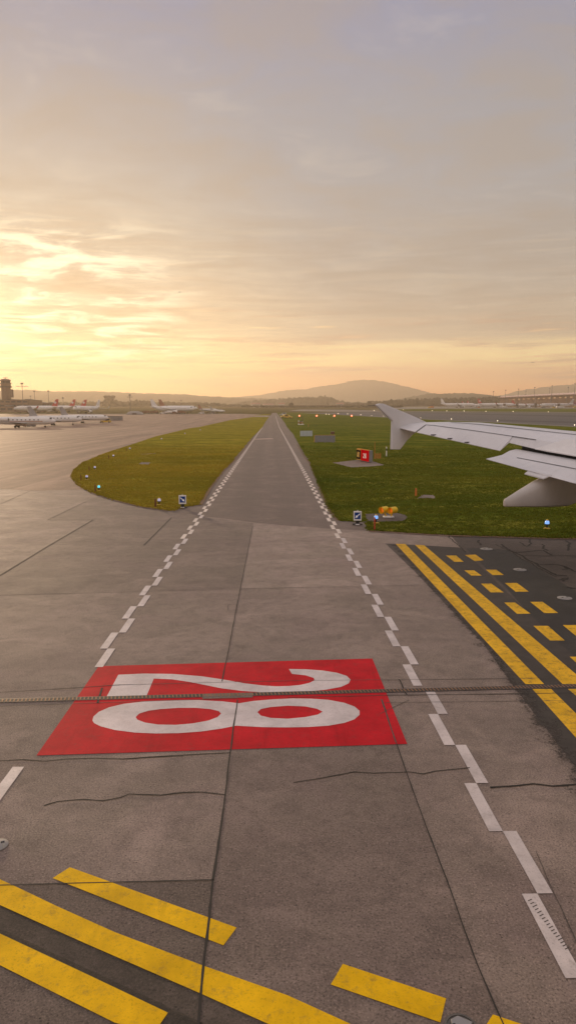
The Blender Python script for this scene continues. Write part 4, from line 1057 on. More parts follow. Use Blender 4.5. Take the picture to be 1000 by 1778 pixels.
# ------------------------------------------------------------------ terminal and airliners on the right
Y = 1330; z0 = tz(0, Y)
def rt(px, row, Y=Y): return Vector((AT(px, Y), Y, ZAT(row, Y)))
t = thing('dock_terminal', 'long low terminal with sunset-tinted pink roof across the runway at the right edge', 'terminal', (AT(950, 1330), 1330, z0), 0)
xo, yo = AT(950, 1330), 1330
ends = [(866, 1480), (1000, 1330), (1130, 1190)]
rows = [(690.6, 687.9), (684.8, 680.6), (678, 672)]
def P3(px, row, Y): return (AT(px, Y)-xo, Y-yo, ZAT(row, Y)-z0)
m = MB(); rg = []
for (px, Y), (lo, hi) in zip(ends, rows):
    a, b = P3(px, lo, Y), P3(px, hi, Y); rg.append([a, (a[0], a[1], a[2]+1.2), (b[0]+7, b[1]+16, b[2]), (b[0]+18, b[1]+45, b[2]), (a[0]+18, a[1]+45, a[2])])
m.loft(rg); m.build('roof', M['roof_sunset'], t)  # roof front tilted back to catch more sky light
m = MB(); rg = []
for (px, Y), (lo, hi) in zip(ends, rows):
    a = P3(px, lo+.25, Y); g = -z0+tz(0, Y)
    rg.append([(a[0]+4, a[1]+9, g), (a[0]+4, a[1]+9, a[2]), (a[0]+16, a[1]+40, a[2]), (a[0]+16, a[1]+40, g)])
m.loft(rg); m.build('facade', M['facade_warm'], t)
A, B = Vector(P3(868, 692.0, 1480)), Vector(P3(1125, 680.5, 1192))
for k in range(26):
    p = A+(B-A)*((k+.5)/26); q = A+(B-A)*((k+.92)/26); zt = p.z
    m = MB(); m.add([(p.x+4, p.y+8.4, zt-4.2), (q.x+4, q.y+8.4, zt-4.2), (q.x+4, q.y+8.4, zt-1.8), (p.x+4, p.y+8.4, zt-1.8)], [(0, 1, 2, 3)])
    m.add([(p.x+4, p.y+8.8, zt-4.2), (q.x+4, q.y+8.8, zt-4.2), (q.x+4, q.y+8.8, zt-1.8), (p.x+4, p.y+8.8, zt-1.8)], [(3, 2, 1, 0)])
    m.build('window', M['glass_lit'], t)
for k in range(9):
    p = A+(B-A)*((k+.5)/9); MB().tube((p.x, p.y+2, p.z-13), (p.x, p.y+2, p.z+.5), .4, n=8).build('column', M['wall_grey'], t)
gr = 'airliners at the terminal on the right'
ar = lambda px, Y: (AT(px, Y), Y, tz(0, Y)+.05)
aircraft('airliner', 'long white airliner with pale tail, leftmost in the row across the runway', 'airliner', ar(795, 1200), R(1), L=61, dia=5.6, span=58, clear=2.4, tail='white_body', group=gr)
aircraft('airliner', 'red tailed airliner left of a close pair, behind the long white one', 'airliner', ar(818.5, 1290), R(3), L=38, dia=4.0, tail='tail_red', cross=True, group=gr)
aircraft('airliner', 'red tailed airliner right of a close pair, behind the long white one', 'airliner', ar(827, 1320), R(3), L=38, dia=4.2, clear=2.6, tail='tail_red', cross=True, group=gr)
aircraft('airliner', 'long white airliner with red tail and white cross, second big one in the row', 'airliner', ar(861, 1210), R(1), L=66, dia=5.6, span=60, clear=2.4, tail='tail_red', cross=True, group=gr)
aircraft('airliner', 'white airliner with short blue lettering, under the left part of the terminal roof', 'airliner', ar(911, 1215), R(1), L=48, dia=4.8, span=44, clear=2.2, tail='tail_red', letters=(4, 20, 1.5), group=gr)
aircraft('airliner', 'white airliner with long blue lettering, right under the terminal roof', 'airliner', ar(965, 1205), R(180), L=59, dia=5.4, span=56, clear=2.3, tail='tail_grey', letters=(-24, 20, 1.6), group=gr)
aircraft('airliner', 'airliner with plum coloured tail at the right edge of the photo', 'airliner', ar(1013, 1180), R(0), L=37, dia=4.0, tail='tail_plum', group=gr)
for px, row, Y, w in ((855, 680, 1290, 'farthest left'), (876, 677.5, 1420, 'second from left'), (898, 675.5, 1400, 'third from left'), (926, 672.8, 1380, 'fourth from left'), (956, 670, 1350, 'fifth from left'), (995, 666.5, 1320, 'at the photo edge')):
    mast('tall thin light mast over the right terminal, '+w, px, row, Y, 0, w=.34)
for px, row, Y, w in ((911, 679, 1440, 'third and fourth'), (952, 675, 1420, 'fourth and fifth'), (984, 672.6, 1400, 'fifth and last')):
    mast('short light mast behind the right terminal roof between the %s tall masts' % w, px, row, Y, 0, w=.32)
def bridge(label, px, Y):
    t = thing('boarding_bridge', label, 'boarding bridge', ar(px, Y), R(70))
    MB().box((10, 0, 5.6), (22, 2.8, 2.8)).build('tunnel', M['veh_grey'], t)
    MB().box((-2.0, 0, 5.5), (4, 4, 3.4)).build('cab', M['wall_dark'], t)
    MB().tube((4, 0, 0), (4, 0, 4.4), .6, n=8).build('support', M['mast'], t)
    MB().tube((20, 0, 0), (20, 0, 9), 1.9, n=10).build('rotunda', M['wall_dark'], t)
bridge('dark boarding bridge at the second big airliner on the right', 875, 1196); bridge('dark boarding bridge at the airliner with short blue lettering', 929, 1196); bridge('dark boarding bridge at the airliner with long blue lettering', 969, 1188)
bridge('dark boarding bridge between the two blue lettered airliners', 897, 1198)
for px, Y, k, c, w in ((749, 1150, 'truck', 'orange', 'orange airfield truck by the runway left of the airliner row'), (745, 1090, 'van', 'veh_yellow', 'yellow van in front of the orange airfield truck'), (830, 1165, 'van', 'orange', 'orange van at the nose of the leftmost big airliner'), (818, 1160, 'van', 'veh_white', 'white van left of the orange one at the airliner nose'),
                       (801, 1160, 'truck', 'veh_grey', 'dark truck below the belly of the leftmost big airliner'), (876, 1150, 'truck', 'veh_white', 'white truck at the boarding bridge of the second big airliner'), (905, 1150, 'truck', 'veh_grey', 'dark truck before the short lettered airliner'), (919, 1150, 'van', 'veh_white', 'white van before the short lettered airliner'),
                       (943, 1150, 'truck', 'veh_grey', 'grey truck below the gap of the two lettered airliners'), (972, 1140, 'truck', 'veh_white', 'long white trailer truck catching light under the long lettering'), (998, 1135, 'truck', 'veh_yellow', 'yellow truck at the right edge of the photo'), (960, 1120, 'van', 'veh_yellow', 'tiny yellow van on the grass strip before the lettered airliner')):
    vehicle(k, 'service_van' if k == 'van' else 'service_truck', w, 'van' if k == 'van' else 'truck', ar(px, Y), R(random.choice((0, 180))), c, L=(13 if 'trailer' in w else 7 if k == 'truck' else 5), W=2.5, H=3.0 if k == 'truck' else 2.3)

# small flyers
t = thing('bird', 'tiny dark bird gliding in front of the bright clouds on the left', 'bird', (AT(317, 230), 230, ZAT(507.5, 230)), R(20))
m = MB(); m.loft([[(x, r*math.cos(a), r*math.sin(a)) for a in [i*math.pi/4 for i in range(8)]] for x, r in ((.30, .01), (.22, .05), (.05, .08), (-.18, .05), (-.36, .012))]); m.build('body', M['bird'], t, True)
for s in (-1, 1): MB().prism([(.14, 0), (.16, .26), (.04, .58), (-.04, .55), (-.08, .25), (-.08, 0)], -.012, .012, fn=lambda a, b, c, s=s: (a, s*(b+.04), c+.1*math.sin(b*3)+.02)).build('wing', M['bird'], t)
aircraft('light_aircraft', 'tiny dark aircraft flying above the hills at the right', 'aircraft', (AT(920.5, 2000), 2000, ZAT(630, 2000)), R(10), L=8.5, dia=1.3, span=9, clear=.6, tail='mast', body='mast', engines='tail', gear=False, winglet=False)

# ------------------------------------------------------------------ the airliner the picture is taken from: its left wing reaches into view
PHI = R(48)
AF = Vector((math.sin(PHI), math.cos(PHI), 0)); AL = Vector((-math.cos(PHI), math.sin(PHI), 0))
def onrail(px, py, a0, k, b0=15.1):             # point of a sloping spanwise rail a = a0+(b0-b)*k measured at a photo pixel
    d = ray(px, py); t = (a0+b0*k)/(d.dot(AF)+k*d.dot(AL)); p = d*t
    return (p.dot(AF), p.dot(AL), p.z+CAM_H)
def lerp_tab(tab, b):
    tab = sorted(tab)
    if b <= tab[0][0]: (x0, y0), (x1, y1) = tab[0], tab[1]
    elif b >= tab[-1][0]: (x0, y0), (x1, y1) = tab[-2], tab[-1]
    else:
        for i in range(len(tab)-1):
            if tab[i][0] <= b <= tab[i+1][0]: (x0, y0), (x1, y1) = tab[i], tab[i+1]; break
    return y0+(y1-y0)*(b-x0)/(x1-x0)
aLE = lambda b: 20.25+(15.1-b)*.52
aTE = lambda b: 18.69+(15.1-b)*.29
zC = lambda b: lerp_tab([(14.874, 4.300), (14.178, 4.318), (13.3, 4.30), (12.7, 4.245), (11.67, 4.136), (10.52, 4.018), (0, 3.15)], b)
a65 = lambda b: aTE(b)+.5+(15.1-b)*.07
z65 = lambda b: lerp_tab([(15.1, 4.25), (14.29, 4.203), (13.0, 4.043), (11.1, 3.772), (8, 3.36), (0, 2.75)], b)
zTE = lambda b: lerp_tab([(15.1, 4.127), (14.5, 3.987), (12.45, 3.573), (11.78, 3.441), (8, 2.8)], b)
air = thing('airliner', 'large airliner whose white wing with fence tip and lowered flap enters from the right', 'airliner', (0, 0, 0), math.pi/2-PHI)
def sec(b):
    l, c, t, z = aLE(b), zC(b), a65(b), z65(b); ch = l-aTE(b); zl = c-.06-.02*ch
    p = []
    for a, zz in ((l, zl), (l-.03, zl+.035), (l-.12, c-.045), (l-.26, c-.012), (l-.42, c)): p.append((a, b, zz))
    for f in (.25, .5, .75):
        a = l-.42+(t-l+.42)*f; p.append((a, b, c+(z-c)*(f**1.45)))
    p += [(t, b, z), (t, b, z-.14), (l-ch*.45, b, zl-.085*ch), (l-ch*.15, b, zl-.055*ch), (l-.04, b, zl-.045)]
    return p
bs = [15.06, 14.87, 14.5, 14.18, 13.7, 13.3, 13, 12.4, 12, 11.5, 11, 10.5, 10, 9, 8, 6, 4, 2, 0, -1.6]
wing = MB().loft([sec(b) for b in bs]).build('wing', M['wing_skin'], air, 35)
def panel(name, par, b0, b1, fa0, fz0, fa1, fz1, th=.12, mat='wing_skin', n=6, lift=0.0):
    rings = []
    for i in range(n+1):
        b = b0+(b1-b0)*i/n
        rings.append([(fa0(b), b, fz0(b)+lift), (fa1(b), b, fz1(b)+lift), (fa1(b), b, fz1(b)+lift-.018), (fa0(b), b, fz0(b)+lift-th)])
    return MB().loft(rings).build(name, M[mat], par)
panel('wingtip_panel', wing, 15.06, 14.52, lambda b: a65(b)-.001, z65, lambda b: aTE(b), zTE)
ail = panel('aileron', air, 14.47, 11.785, lambda b: a65(b)-.025, z65, aTE, zTE, n=10)
panel('shroud_panel', wing, 11.778, 3, lambda b: a65(b)-.001, z65, lambda b: aTE(b)+.52, lambda b: lerp_tab([(11.5, 3.613), (11.0, 3.486), (9.8, 3.297), (3, 2.4)], b), n=8)
s0 = onrail(982, 763.3, aTE(15.1)+.5, .36); s1 = onrail(1060, 776, aTE(15.1)+.5, .36)
q0, q1 = (20.375, 10.994, 3.492), (20.724, 9.806, 3.303)
def ext(p, q, k): return tuple(p[i]+(q[i]-p[i])*k for i in range(3))
m = MB(); top = [q0, ext(q0, q1, 5.0), ext(s0, s1, 5.0), s0]
up = lambda p, d: (p[0], p[1], p[2]+d)
m.add([up(p, .022) for p in top]+[up(p, -.01) for p in top], [(0, 1, 2, 3), (7, 6, 5, 4), (0, 4, 5, 1), (1, 5, 6, 2), (2, 6, 7, 3), (3, 7, 4, 0)])
m.build('spoiler', M['wing_light'], air)
# dark joints on the upper skin
def seam(b0, b1, fa, fz, w, n=12, nm='panel_seam'):
    m = MB(); vs = []
    for i in range(n+1):
        b = b0+(b1-b0)*i/n
        for k in (-.5, .5): vs.append((fa(b)+w*k, b, fz(b)+.006+(-k*w*-.10)))
    m.add(vs, [(2*i, 2*i+1, 2*i+3, 2*i+2) for i in range(n)]); return m.build(nm, M['seam'], wing)
seam(14.5, 11.1, lambda b: a65(b)-.012, lambda b: z65(b)+.004, .055)
def skin_z(a, b):
    p = sec(b)[:9]
    for i in range(8):
        if p[i+1][0] <= a <= p[i][0]: f = (p[i][0]-a)/max(1e-6, p[i][0]-p[i+1][0]); return p[i][2]+(p[i+1][2]-p[i][2])*f
    return zC(b)
SL = [(14.1, .95), (13.2, .92), (11.6, .86), (6, 1.0)]
seam(14.05, 5.0, lambda b: aLE(b)-.42-lerp_tab([(14.05, .20), (13.2, .34), (11.6, .42), (10.4, .50), (5, .8)], b), lambda b: skin_z(aLE(b)-.42-lerp_tab([(14.05, .20), (13.2, .34), (11.6, .42), (10.4, .50), (5, .8)], b), b)+.006, .05, 20)
m = MB(); e0, e1 = (20.32, 14.52), (18.85, 14.50)
vs = []
for i in range(9):
    f = i/8; b = 14.50
    a = a65(b)-.02+(aTE(b)-a65(b)+.02)*f; z = z65(b)+(zTE(b)-z65(b))*f
    for k in (-.022, .022): vs.append((a, b+k, z+.006))
m.add(vs, [(2*i, 2*i+1, 2*i+3, 2*i+2) for i in range(8)]); m.build('panel_seam', M['seam'], wing)
for b in (13.9, 13.35, 12.8):                          # little hinge fairings at the trailing edge
    MB().box((aTE(b)+.10, b, zTE(b)+.035), (.42, .05, .03), -.1).build('hinge', M['seam'], ail)
# wingtip fence
fo = [(17.443, 4.884), (17.62, 4.93), (17.848, 4.925), (18.73, 4.70), (19.5, 4.50), (20.198, 4.298), (20.24, 4.22), (20.05, 4.10), (19.649, 3.961), (19.457, 3.885), (19.144, 3.692), (18.765, 3.373), (18.303, 3.393), (18.314, 4.352)]
fence = MB().prism(fo, 15.06, 15.15, fn=lambda a, z, b: (a, b, z)).build('wingtip_fence', M['wing_skin'], air, bevel=.025)
MB().tube((17.55, 15.1, 4.885), (17.10, 15.1, 4.86), .012, .006, 6).build('static_wick', M['seam'], fence)
MB().loft([[(20.16+.05*math.cos(t), 15.0, 4.2+.04*math.sin(t)) for t in [i*math.pi/4 for i in range(8)]], [(20.10+.05*math.cos(t), 15.17, 4.2+.04*math.sin(t)) for t in [i*math.pi/4 for i in range(8)]]]).build('navigation_light', M['glass'], fence)
# flap, lowered
def rail(p, q, b): k = (b-p[1])/(q[1]-p[1]); return ext(p, q, k)
fr = ((20.301, 11.595, 3.475), (20.81, 9.841, 3.196)); md = ((19.479, 11.5, 3.300), (20.067, 9.472, 2.960)); te = ((18.563, 11.591, 3.234), (18.93, 10.324, 2.92))
rings = []
for b in (11.59, 11.2, 10.8, 10.3, 9.8, 9.2, 8.4, 7, 5, 3):
    f, d_, e = rail(*fr, b), rail(*md, b), rail(*te, b)
    e = (e[0], b, e[2]) if b > 9 else (e[0], b, rail(*te, 9)[2]-(9-b)*.16)
    x1 = ext(f, d_, .5); x1 = (x1[0], b, x1[2]+.035)
    rings.append([(f[0]+.10, b, f[2]-.10), (f[0]+.04, b, f[2]-.02), f, x1, d_, e, (e[0], b, e[2]-.015), (d_[0], b, d_[2]-.15), (f[0]-.2, b, f[2]-.24), (f[0]+.06, b, f[2]-.17)])
flap = MB().loft(rings).build('flap', M['wing_skin'], air, 30)
m = MB(); vs = []
for i in range(15):
    b = 11.15-i*.45; d_ = rail(*md, b)
    for k, dz in ((.0, .008), (-.05, .002)): vs.append((d_[0]+k+.03, b, d_[2]+dz+.006))
m.add(vs, [(2*i, 2*i+1, 2*i+3, 2*i+2) for i in range(14)]); m.build('flap_seam', M['seam'], flap)
m = MB(); vs = []
for i in range(12):
    b = 11.5-i*.6; f = rail(*fr, b)
    for z in (-.30, .42): vs.append((f[0]+.16, b, f[2]+z*(.5 if z > 0 else 1)))
m.add(vs, [(2*i, 2*i+1, 2*i+3, 2*i+2) for i in range(11)]); m.build('flap_cove', M['cavity'], wing)
tb = [onrail(920, 817.0, 18.56, .29, 11.6), onrail(910, 822.7, 18.56, .29, 11.6), onrail(942.4, 831.3, 18.56, .29, 11.6), onrail(955, 826.0, 18.56, .29, 11.6)]
tb[1] = (tb[1][0]-.12, tb[1][1], tb[1][2]); tb = [onrail(918, 816.5, 18.62, .29, 11.6), onrail(910, 822.7, 18.46, .29, 11.6), onrail(942.4, 831.3, 18.46, .29, 11.6), onrail(957, 825.5, 18.62, .29, 11.6)]
m = MB(); m.add([up(p, .012) for p in tb]+[up(p, -.02) for p in tb], [(0, 1, 2, 3), (7, 6, 5, 4), (0, 4, 5, 1), (1, 5, 6, 2), (2, 6, 7, 3), (3, 7, 4, 0)]); m.build('flap_tab', M['wing_skin'], flap)
def fairing(bc, da=0.0, dz=0.0):
    rings = []
    for a, zt, zb, hw in ((17.36, 2.19, 2.03, .03), (17.40, 2.232, 2.005, .06), (18.2, 2.44, 1.93, .125), (19.0, 2.625, 1.855, .185), (20.0, 2.82, 1.77, .235), (21.0, 3.0, 1.71, .26), (22.0, 3.15, 1.80, .25), (23.0, 3.25, 2.15, .20), (24.0, 3.3, 2.7, .12), (24.6, 3.32, 3.1, .05)):
        h = zt-zb; a += da; s = min(.14, h*.35)
        pts = [(0, zt), (-hw*.55, zt-s*.25), (-hw*.92, zt-s), (-hw, zt-s*1.5), (-hw*.97, zb+h*.2), (-hw*.75, zb+h*.05), (-hw*.3, zb), (hw*.3, zb), (hw*.75, zb+h*.05), (hw*.97, zb+h*.2), (hw, zt-s*1.5), (hw*.92, zt-s), (hw*.55, zt-s*.25)]
        rings.append([(a, bc+x, z+dz) for x, z in pts])
    return MB().loft(rings).build('flap_track_fairing', M['wing_dirty'], air, 40)
fairing(10.2); fairing(5.0, 1.5, -.5)
# fuselage beside the camera, out of frame
fz, fb, fr_ = 3.85, -2.75, 1.98; rings = []
for a, r_, dz in ((33.0, .15, -.6), (32.4, .75, -.45), (31, 1.4, -.2), (29, 1.8, -.05), (27, 1.97, 0), (10, 1.98, 0), (-2, 1.98, 0), (-5, 1.8, .15), (-9, 1.1, .7), (-12, .35, 1.3)):
    rings.append([(a, fb+r_*math.cos(2*math.pi*i/32), fz+dz+r_*math.sin(2*math.pi*i/32)) for i in range(32)])
fus = MB().loft(rings).build('fuselage', M['white_body'], air, True)
m = MB()
for i in range(52): m.box((-3+i*.53, fb+1.965, fz+.28), (.24, .03, .34))
m.build('cabin_window', M['dark_glass'], fus)
for a, w in ((27.5, .28), (14.5, .5)):
    for bb in ((fb,) if a > 20 else (fb-3.6, fb+3.6)):
        g = MB().tube((a, bb, .5), (a, bb, 3.2), .12, n=10).build('gear_leg', M['steel'], air)
        for s in (-1, 1): MB().tube((a, bb+s*.2, w+.1), (a, bb+s*.5, w+.1), w+.08, n=18).build('wheel', M['tyre'], g)

# ------------------------------------------------------------------ hills and woods
def prof(tab, px): return lerp_tab(tab, px)
def hill(label, tab, D, base, depth, step, rough, seed, name='hill', tree=9.0):
    px0, px1 = min(t[0] for t in tab), max(t[0] for t in tab); n = int((px1-px0)*D/FPX/step); rows = 14; vs = []; fs = []
    for i in range(n+1):
        px = px0+(px1-px0)*i/n; zc = ZAT(prof(tab, px), D)
        for j in range(rows+1):
            f = j/rows; Yf = D-depth*(1-f) if f <= 1 else D
            if j > rows-4: Yf = D+depth*.35*(j-(rows-4))/4
            else: Yf = D-depth*(1-j/(rows-4))
            g = max(0, min(1, (Yf-(D-depth))/depth)); s = g**.8*(1.0 if Yf <= D else 1-.5*((Yf-D)/(depth*.35))**2)
            X = AT(px, D); zb = tz(0, Yf)-2
            p = Vector((X, Yf, seed*31.7))
            z = zb+(zc-zb)*s+rough*s*(noise.noise(p*.004)*.5)*(1 if Yf < D else .3)+tree*(noise.noise(p*.045)+1.0*noise.noise(p*.13))*min(1, s*3)*.5
            vs.append((X, Yf, z))
    for i in range(n):
        for j in range(rows):
            a = i*(rows+1)+j; fs.append((a, a+rows+1, a+rows+2, a+1))
    me = bpy.data.meshes.new(name); me.from_pydata(vs, [], fs); me.update(); me.materials.append(M['hill'])
    o = bpy.data.objects.new(name, me); col.objects.link(o); return structure(o)
hill('', [(-500, 690), (-300, 684), (0, 681), (30, 679), (60, 678), (100, 680.5), (150, 680), (190, 680), (230, 683), (300, 684), (350, 687), (400, 690), (440, 691), (520, 695), (600, 700)], 3500, 700, 900, 8, 18, 1)
hill('', [(330, 696), (380, 692), (420, 689), (455, 685), (490, 678.5), (500, 676.5), (530, 676), (555, 671), (580, 668), (605, 662), (625, 659), (650, 660.5), (680, 666), (710, 673), (740, 680), (752, 684), (800, 690), (900, 696)], 5600, 700, 900, 12, 30, 2, tree=12)
hill('', [(660, 698), (690, 693), (740, 684), (760, 683), (780, 682.5), (812, 681.5), (830, 685), (870, 689), (1000, 691), (1100, 694)], 3100, 700, 700, 10, 12, 3)
hill('', [(800, 697), (850, 691.5), (880, 684), (900, 679), (920, 675.5), (950, 671), (980, 668), (1000, 666.5), (1100, 662), (1300, 668), (1500, 690)], 5800, 700, 900, 14, 30, 4, tree=12)
ICO = None
def ico():
    global ICO
    if ICO is None:
        bm = bmesh.new(); bmesh.ops.create_icosphere(bm, subdivisions=2, radius=1)
        ICO = ([tuple(v.co) for v in bm.verts], [tuple(v.index for v in f.verts) for f in bm.faces]); bm.free()
    return ICO
def crown(mb, c, rx, rz, seed):
    V, F = ico(); vs = []
    for v in V:
        q = Vector(v); k = 1+.38*noise.noise(q*1.7+Vector((seed, 0, 0)))+.22*noise.noise(q*4+Vector((0, seed, 0)))
        vs.append((c[0]+q.x*rx*k, c[1]+q.y*rx*k, c[2]+q.z*rz*k))
    mb.add(vs, F)
def forest(tab, D, size, seed, rows=3):
    rnd = random.Random(seed); mb = MB(); px0, px1 = tab[0][0], tab[-1][0]; W = (px1-px0)*D/FPX
    for r in range(rows):
        n = int(W/(size*.62))
        for i in range(n):
            px = px0+(px1-px0)*(i+rnd.random())/n; Yt = D+r*size*1.6+rnd.uniform(-4, 4)
            z0 = tz(0, Yt); top = ZAT(prof(tab, px), D)+rnd.gauss(0, size*.10)-(rows-1-r)*size*.16; h = max(4, top-z0)
            rx = size*rnd.uniform(.36, .62); k = h*rnd.uniform(.40, .5)
            crown(mb, (AT(px, Yt), Yt, z0+h-k), rx, k, rnd.random()*90)
            if h > 14: crown(mb, (AT(px, Yt)+rnd.uniform(-3, 3), Yt-2, z0+h*.34), rx*1.05, h*.36, rnd.random()*90)
    o = mb.build('forest', M['leaf'], None, True); o['kind'] = 'stuff'; return o
forest([(-80, 701), (0, 700), (60, 700), (120, 698), (150, 697), (180, 695), (192, 692.5), (202, 693), (215, 697), (230, 694.5), (262, 695), (300, 697.5), (340, 698), (400, 701), (455, 705)], 1500, 11, 1)
forest([(400, 701), (440, 694.5), (470, 692.5), (500, 690.5), (530, 688.5), (560, 687.5), (576, 688), (584, 694), (600, 697), (640, 699)], 2300, 14, 2)
forest([(590, 702), (640, 696.5), (680, 694), (720, 692), (760, 690.5), (800, 689.5), (870, 688.5), (900, 689), (1000, 690), (1080, 690)], 1750, 12, 3)
forest([(420, 709), (470, 706.5), (520, 706), (560, 706.5), (600, 707), (660, 706.5), (700, 706.5)], 1250, 6, 4, 2)
def tree(label, px, Y, h, w):
    t = thing('tree', label, 'tree', (AT(px, Y), Y, tz(0, Y)))
    MB().tube((0, 0, 0), (0, 0, h*.6), h*.035, h*.015, 8).build('trunk', M['bark'], t)
    mb = MB(); rnd = random.Random(int(px))
    for k in range(60):
        a = rnd.uniform(0, 6.28); rr = w*rnd.uniform(0, .36); zz = h*rnd.uniform(.35, .86)
        crown(mb, (rr*math.cos(a), rr*math.sin(a), zz), w*rnd.uniform(.10, .2), h*rnd.uniform(.07, .13), rnd.random()*80)
    mb.build('crown', M['leaf'], t, True)
tree('round broad tree standing above the left forest behind the airliners', 191, 1420, 25, 26)
tree('round tree at the end of the mid forest left of the wing fence', 641, 1500, 13, 13)
tree('bushy tree by the pale buildings beyond the service road', 505, 1180, 9, 10)
def house(label, px, row, Y, w, h, wall='wall_pale'):
    x = AT(px, Y); t = thing('house', label, 'house', (x, Y, tz(0, Y)), R(random.uniform(-20, 20)))
    MB().box((0, 0, h/2), (w, w*.7, h)).build('wall', M[wall], t)
    MB().prism([(-w*.42, h), (w*.42, h), (0, h*1.45)], -w*.54, w*.54, fn=lambda a, b, c: (c, a, b)).build('roof', M['stripe'], t)
    for k in (-.28, 0, .28): MB().box((k*w, -w*.35-.03, h*.55), (w*.14, .08, h*.3)).build('window', M['glass'], t)
house('pale house in the haze left of the end of the service road', 444, 705, 1300, 16, 6); house('pale low house in the haze straight beyond the service road', 466, 705, 1320, 20, 5)
house('small pale house in the haze right of the end of the service road', 489, 706, 1280, 11, 6); house('pale house in the haze beneath the mountain foot', 590, 705, 1330, 13, 6, 'wall_grey')

# ------------------------------------------------------------------ air
hz = MB().box((0, 2950, 149), (9400, 7100, 302)).build('haze', None)
hz.data.materials.clear(); hm, T = newmat('haze_air')
pv = T.n('ShaderNodeVolumePrincipled'); o = T.n('ShaderNodeOutputMaterial')
HAZE = .00025
pv.inputs['Color'].default_value = (1.0, .86, .70, 1); pv.inputs['Density'].default_value = HAZE; pv.inputs['Anisotropy'].default_value = .50
T.l(pv.outputs[0], o.inputs['Volume']); hz.data.materials.append(hm); hz['kind'] = 'stuff'; hz['label'] = 'warm evening haze'

# ------------------------------------------------------------------ sky and sun
SUN_AZ, SUN_EL = R(-24.5), R(6.5)
SD = Vector((math.sin(SUN_AZ)*math.cos(SUN_EL), math.cos(SUN_AZ)*math.cos(SUN_EL), math.sin(SUN_EL)))
def lin(*c): return tuple(((x/255+.055)/1.055)**2.4 if x > 10 else x/255/12.92 for x in c)
w = bpy.data.worlds.new('World'); scene.world = w; w.use_nodes = True; T = NT(w.node_tree)
dirv = T.n('ShaderNodeTexCoord').outputs['Generated']
sep = T.n('ShaderNodeSeparateXYZ'); T.l(dirv, sep.inputs[0]); X_, Y_, Z_ = sep.outputs
dot = T.n('ShaderNodeVectorMath', operation='DOT_PRODUCT'); T.l(dirv, dot.inputs[0]); dot.inputs[1].default_value = SD; S = dot.outputs['Value']
zc = T.math('MAXIMUM', Z_, 0.0)
den = T.math('ADD', zc, .10)
cmb = T.n('ShaderNodeCombineXYZ'); T.l(T.math('DIVIDE', X_, den), cmb.inputs[0]); T.l(T.math('DIVIDE', Y_, den), cmb.inputs[1]); deck = cmb.outputs[0]
az = T.math('ARCTAN2', X_, Y_)
cb2 = T.n('ShaderNodeCombineXYZ'); T.l(az, cb2.inputs[0]); T.l(zc, cb2.inputs[1]); angv = cb2.outputs[0]
nbig = T.noise(T.sc(deck, (.55, .8, 1)), 1.0, 6, .58, .5)
nmid = T.noise(T.sc(deck, (2.6, 3.6, 1)), 1.0, 8, .62, .6)
band = T.noise(T.sc(angv, (3.4, 46, 1)), 1.0, 7, .62, .35)
thin = T.noise(T.sc(angv, (7, 130, 1)), 1.0, 6, .6, .5)
zw = T.math('ADD', zc, T.math('MULTIPLY', T.math('SUBTRACT', band, .5), .018))
zw = T.math('ADD', zw, T.math('MULTIPLY', T.math('SUBTRACT', nbig, .5), .012))
zf = T.math('MULTIPLY', zw, 1.8, clamp=True)
k = 1.8
far = T.ramp(zf, (0, lin(255, 160, 88)), (.03*k, lin(255, 174, 104)), (.056*k, lin(232, 184, 132)), (.074*k, lin(252, 222, 156)), (.094*k, lin(246, 220, 164)), (.103*k, lin(192, 174, 148)), (.17*k, lin(186, 176, 163)), (.28*k, lin(172, 170, 170)), (.38*k, lin(164, 164, 171)), (.46*k, lin(154, 156, 176)), (.54*k, lin(146, 149, 176)))
near = T.ramp(zf, (0, lin(255, 200, 110)), (.04*k, lin(255, 214, 126)), (.08*k, lin(255, 228, 154)), (.12*k, lin(250, 224, 176)), (.17*k, lin(234, 214, 182)), (.24*k, lin(206, 195, 176)), (.33*k, lin(188, 180, 172)), (.43*k, lin(170, 166, 173)), (.52*k, lin(154, 155, 175)))
g1 = T.smooth(S, .875, 1.0)
skyc = T.mix(g1, far, near)
# darker and lighter parts of the cloud deck
dk = T.ramp(nbig, (.34, 1), (.62, 0)); skyc = T.mix(T.math('MULTIPLY', dk, .22), skyc, T.mix(.5, skyc, lin(150, 140, 138)), 'MIX')
up_ = T.smooth(zc, .09, .15)
md = T.ramp(nmid, (.36, 1), (.56, 0)); skyc = T.mix(T.math('MULTIPLY', T.math('MULTIPLY', md, up_), .42), skyc, lin(176, 160, 142))
lt = T.ramp(nmid, (.56, 0), (.76, 1)); skyc = T.mix(T.math('MULTIPLY', T.math('MULTIPLY', lt, up_), .24), skyc, lin(240, 225, 200))
# gaps that glow near the sun
g2 = T.math('MULTIPLY', T.smooth(S, .945, .990), T.math('MULTIPLY', T.smooth(zc, .06, .09), T.math('SUBTRACT', 1.0, T.smooth(zc, .20, .27))))
br = T.ramp(T.math('ADD', T.math('MULTIPLY', nmid, .55), T.math('MULTIPLY', band, .45)), (.49, 0), (.56, 1))
gr = T.ramp(T.math('ADD', T.math('MULTIPLY', nmid, .55), T.math('MULTIPLY', band, .45)), (.40, 1), (.49, 0))
skyc = T.mix(T.math('MULTIPLY', T.math('MULTIPLY', gr, g2), .6), skyc, lin(205, 176, 140))
skyc = T.mix(T.math('MULTIPLY', T.math('MULTIPLY', br, g2), .95), skyc, (1.42, 1.26, .90))
g3 = T.math('POWER', T.math('MAXIMUM', S, 0.0), 700.0)
skyc = T.mix(T.math('MULTIPLY', g3, .9), skyc, (1.7, 1.45, .85))
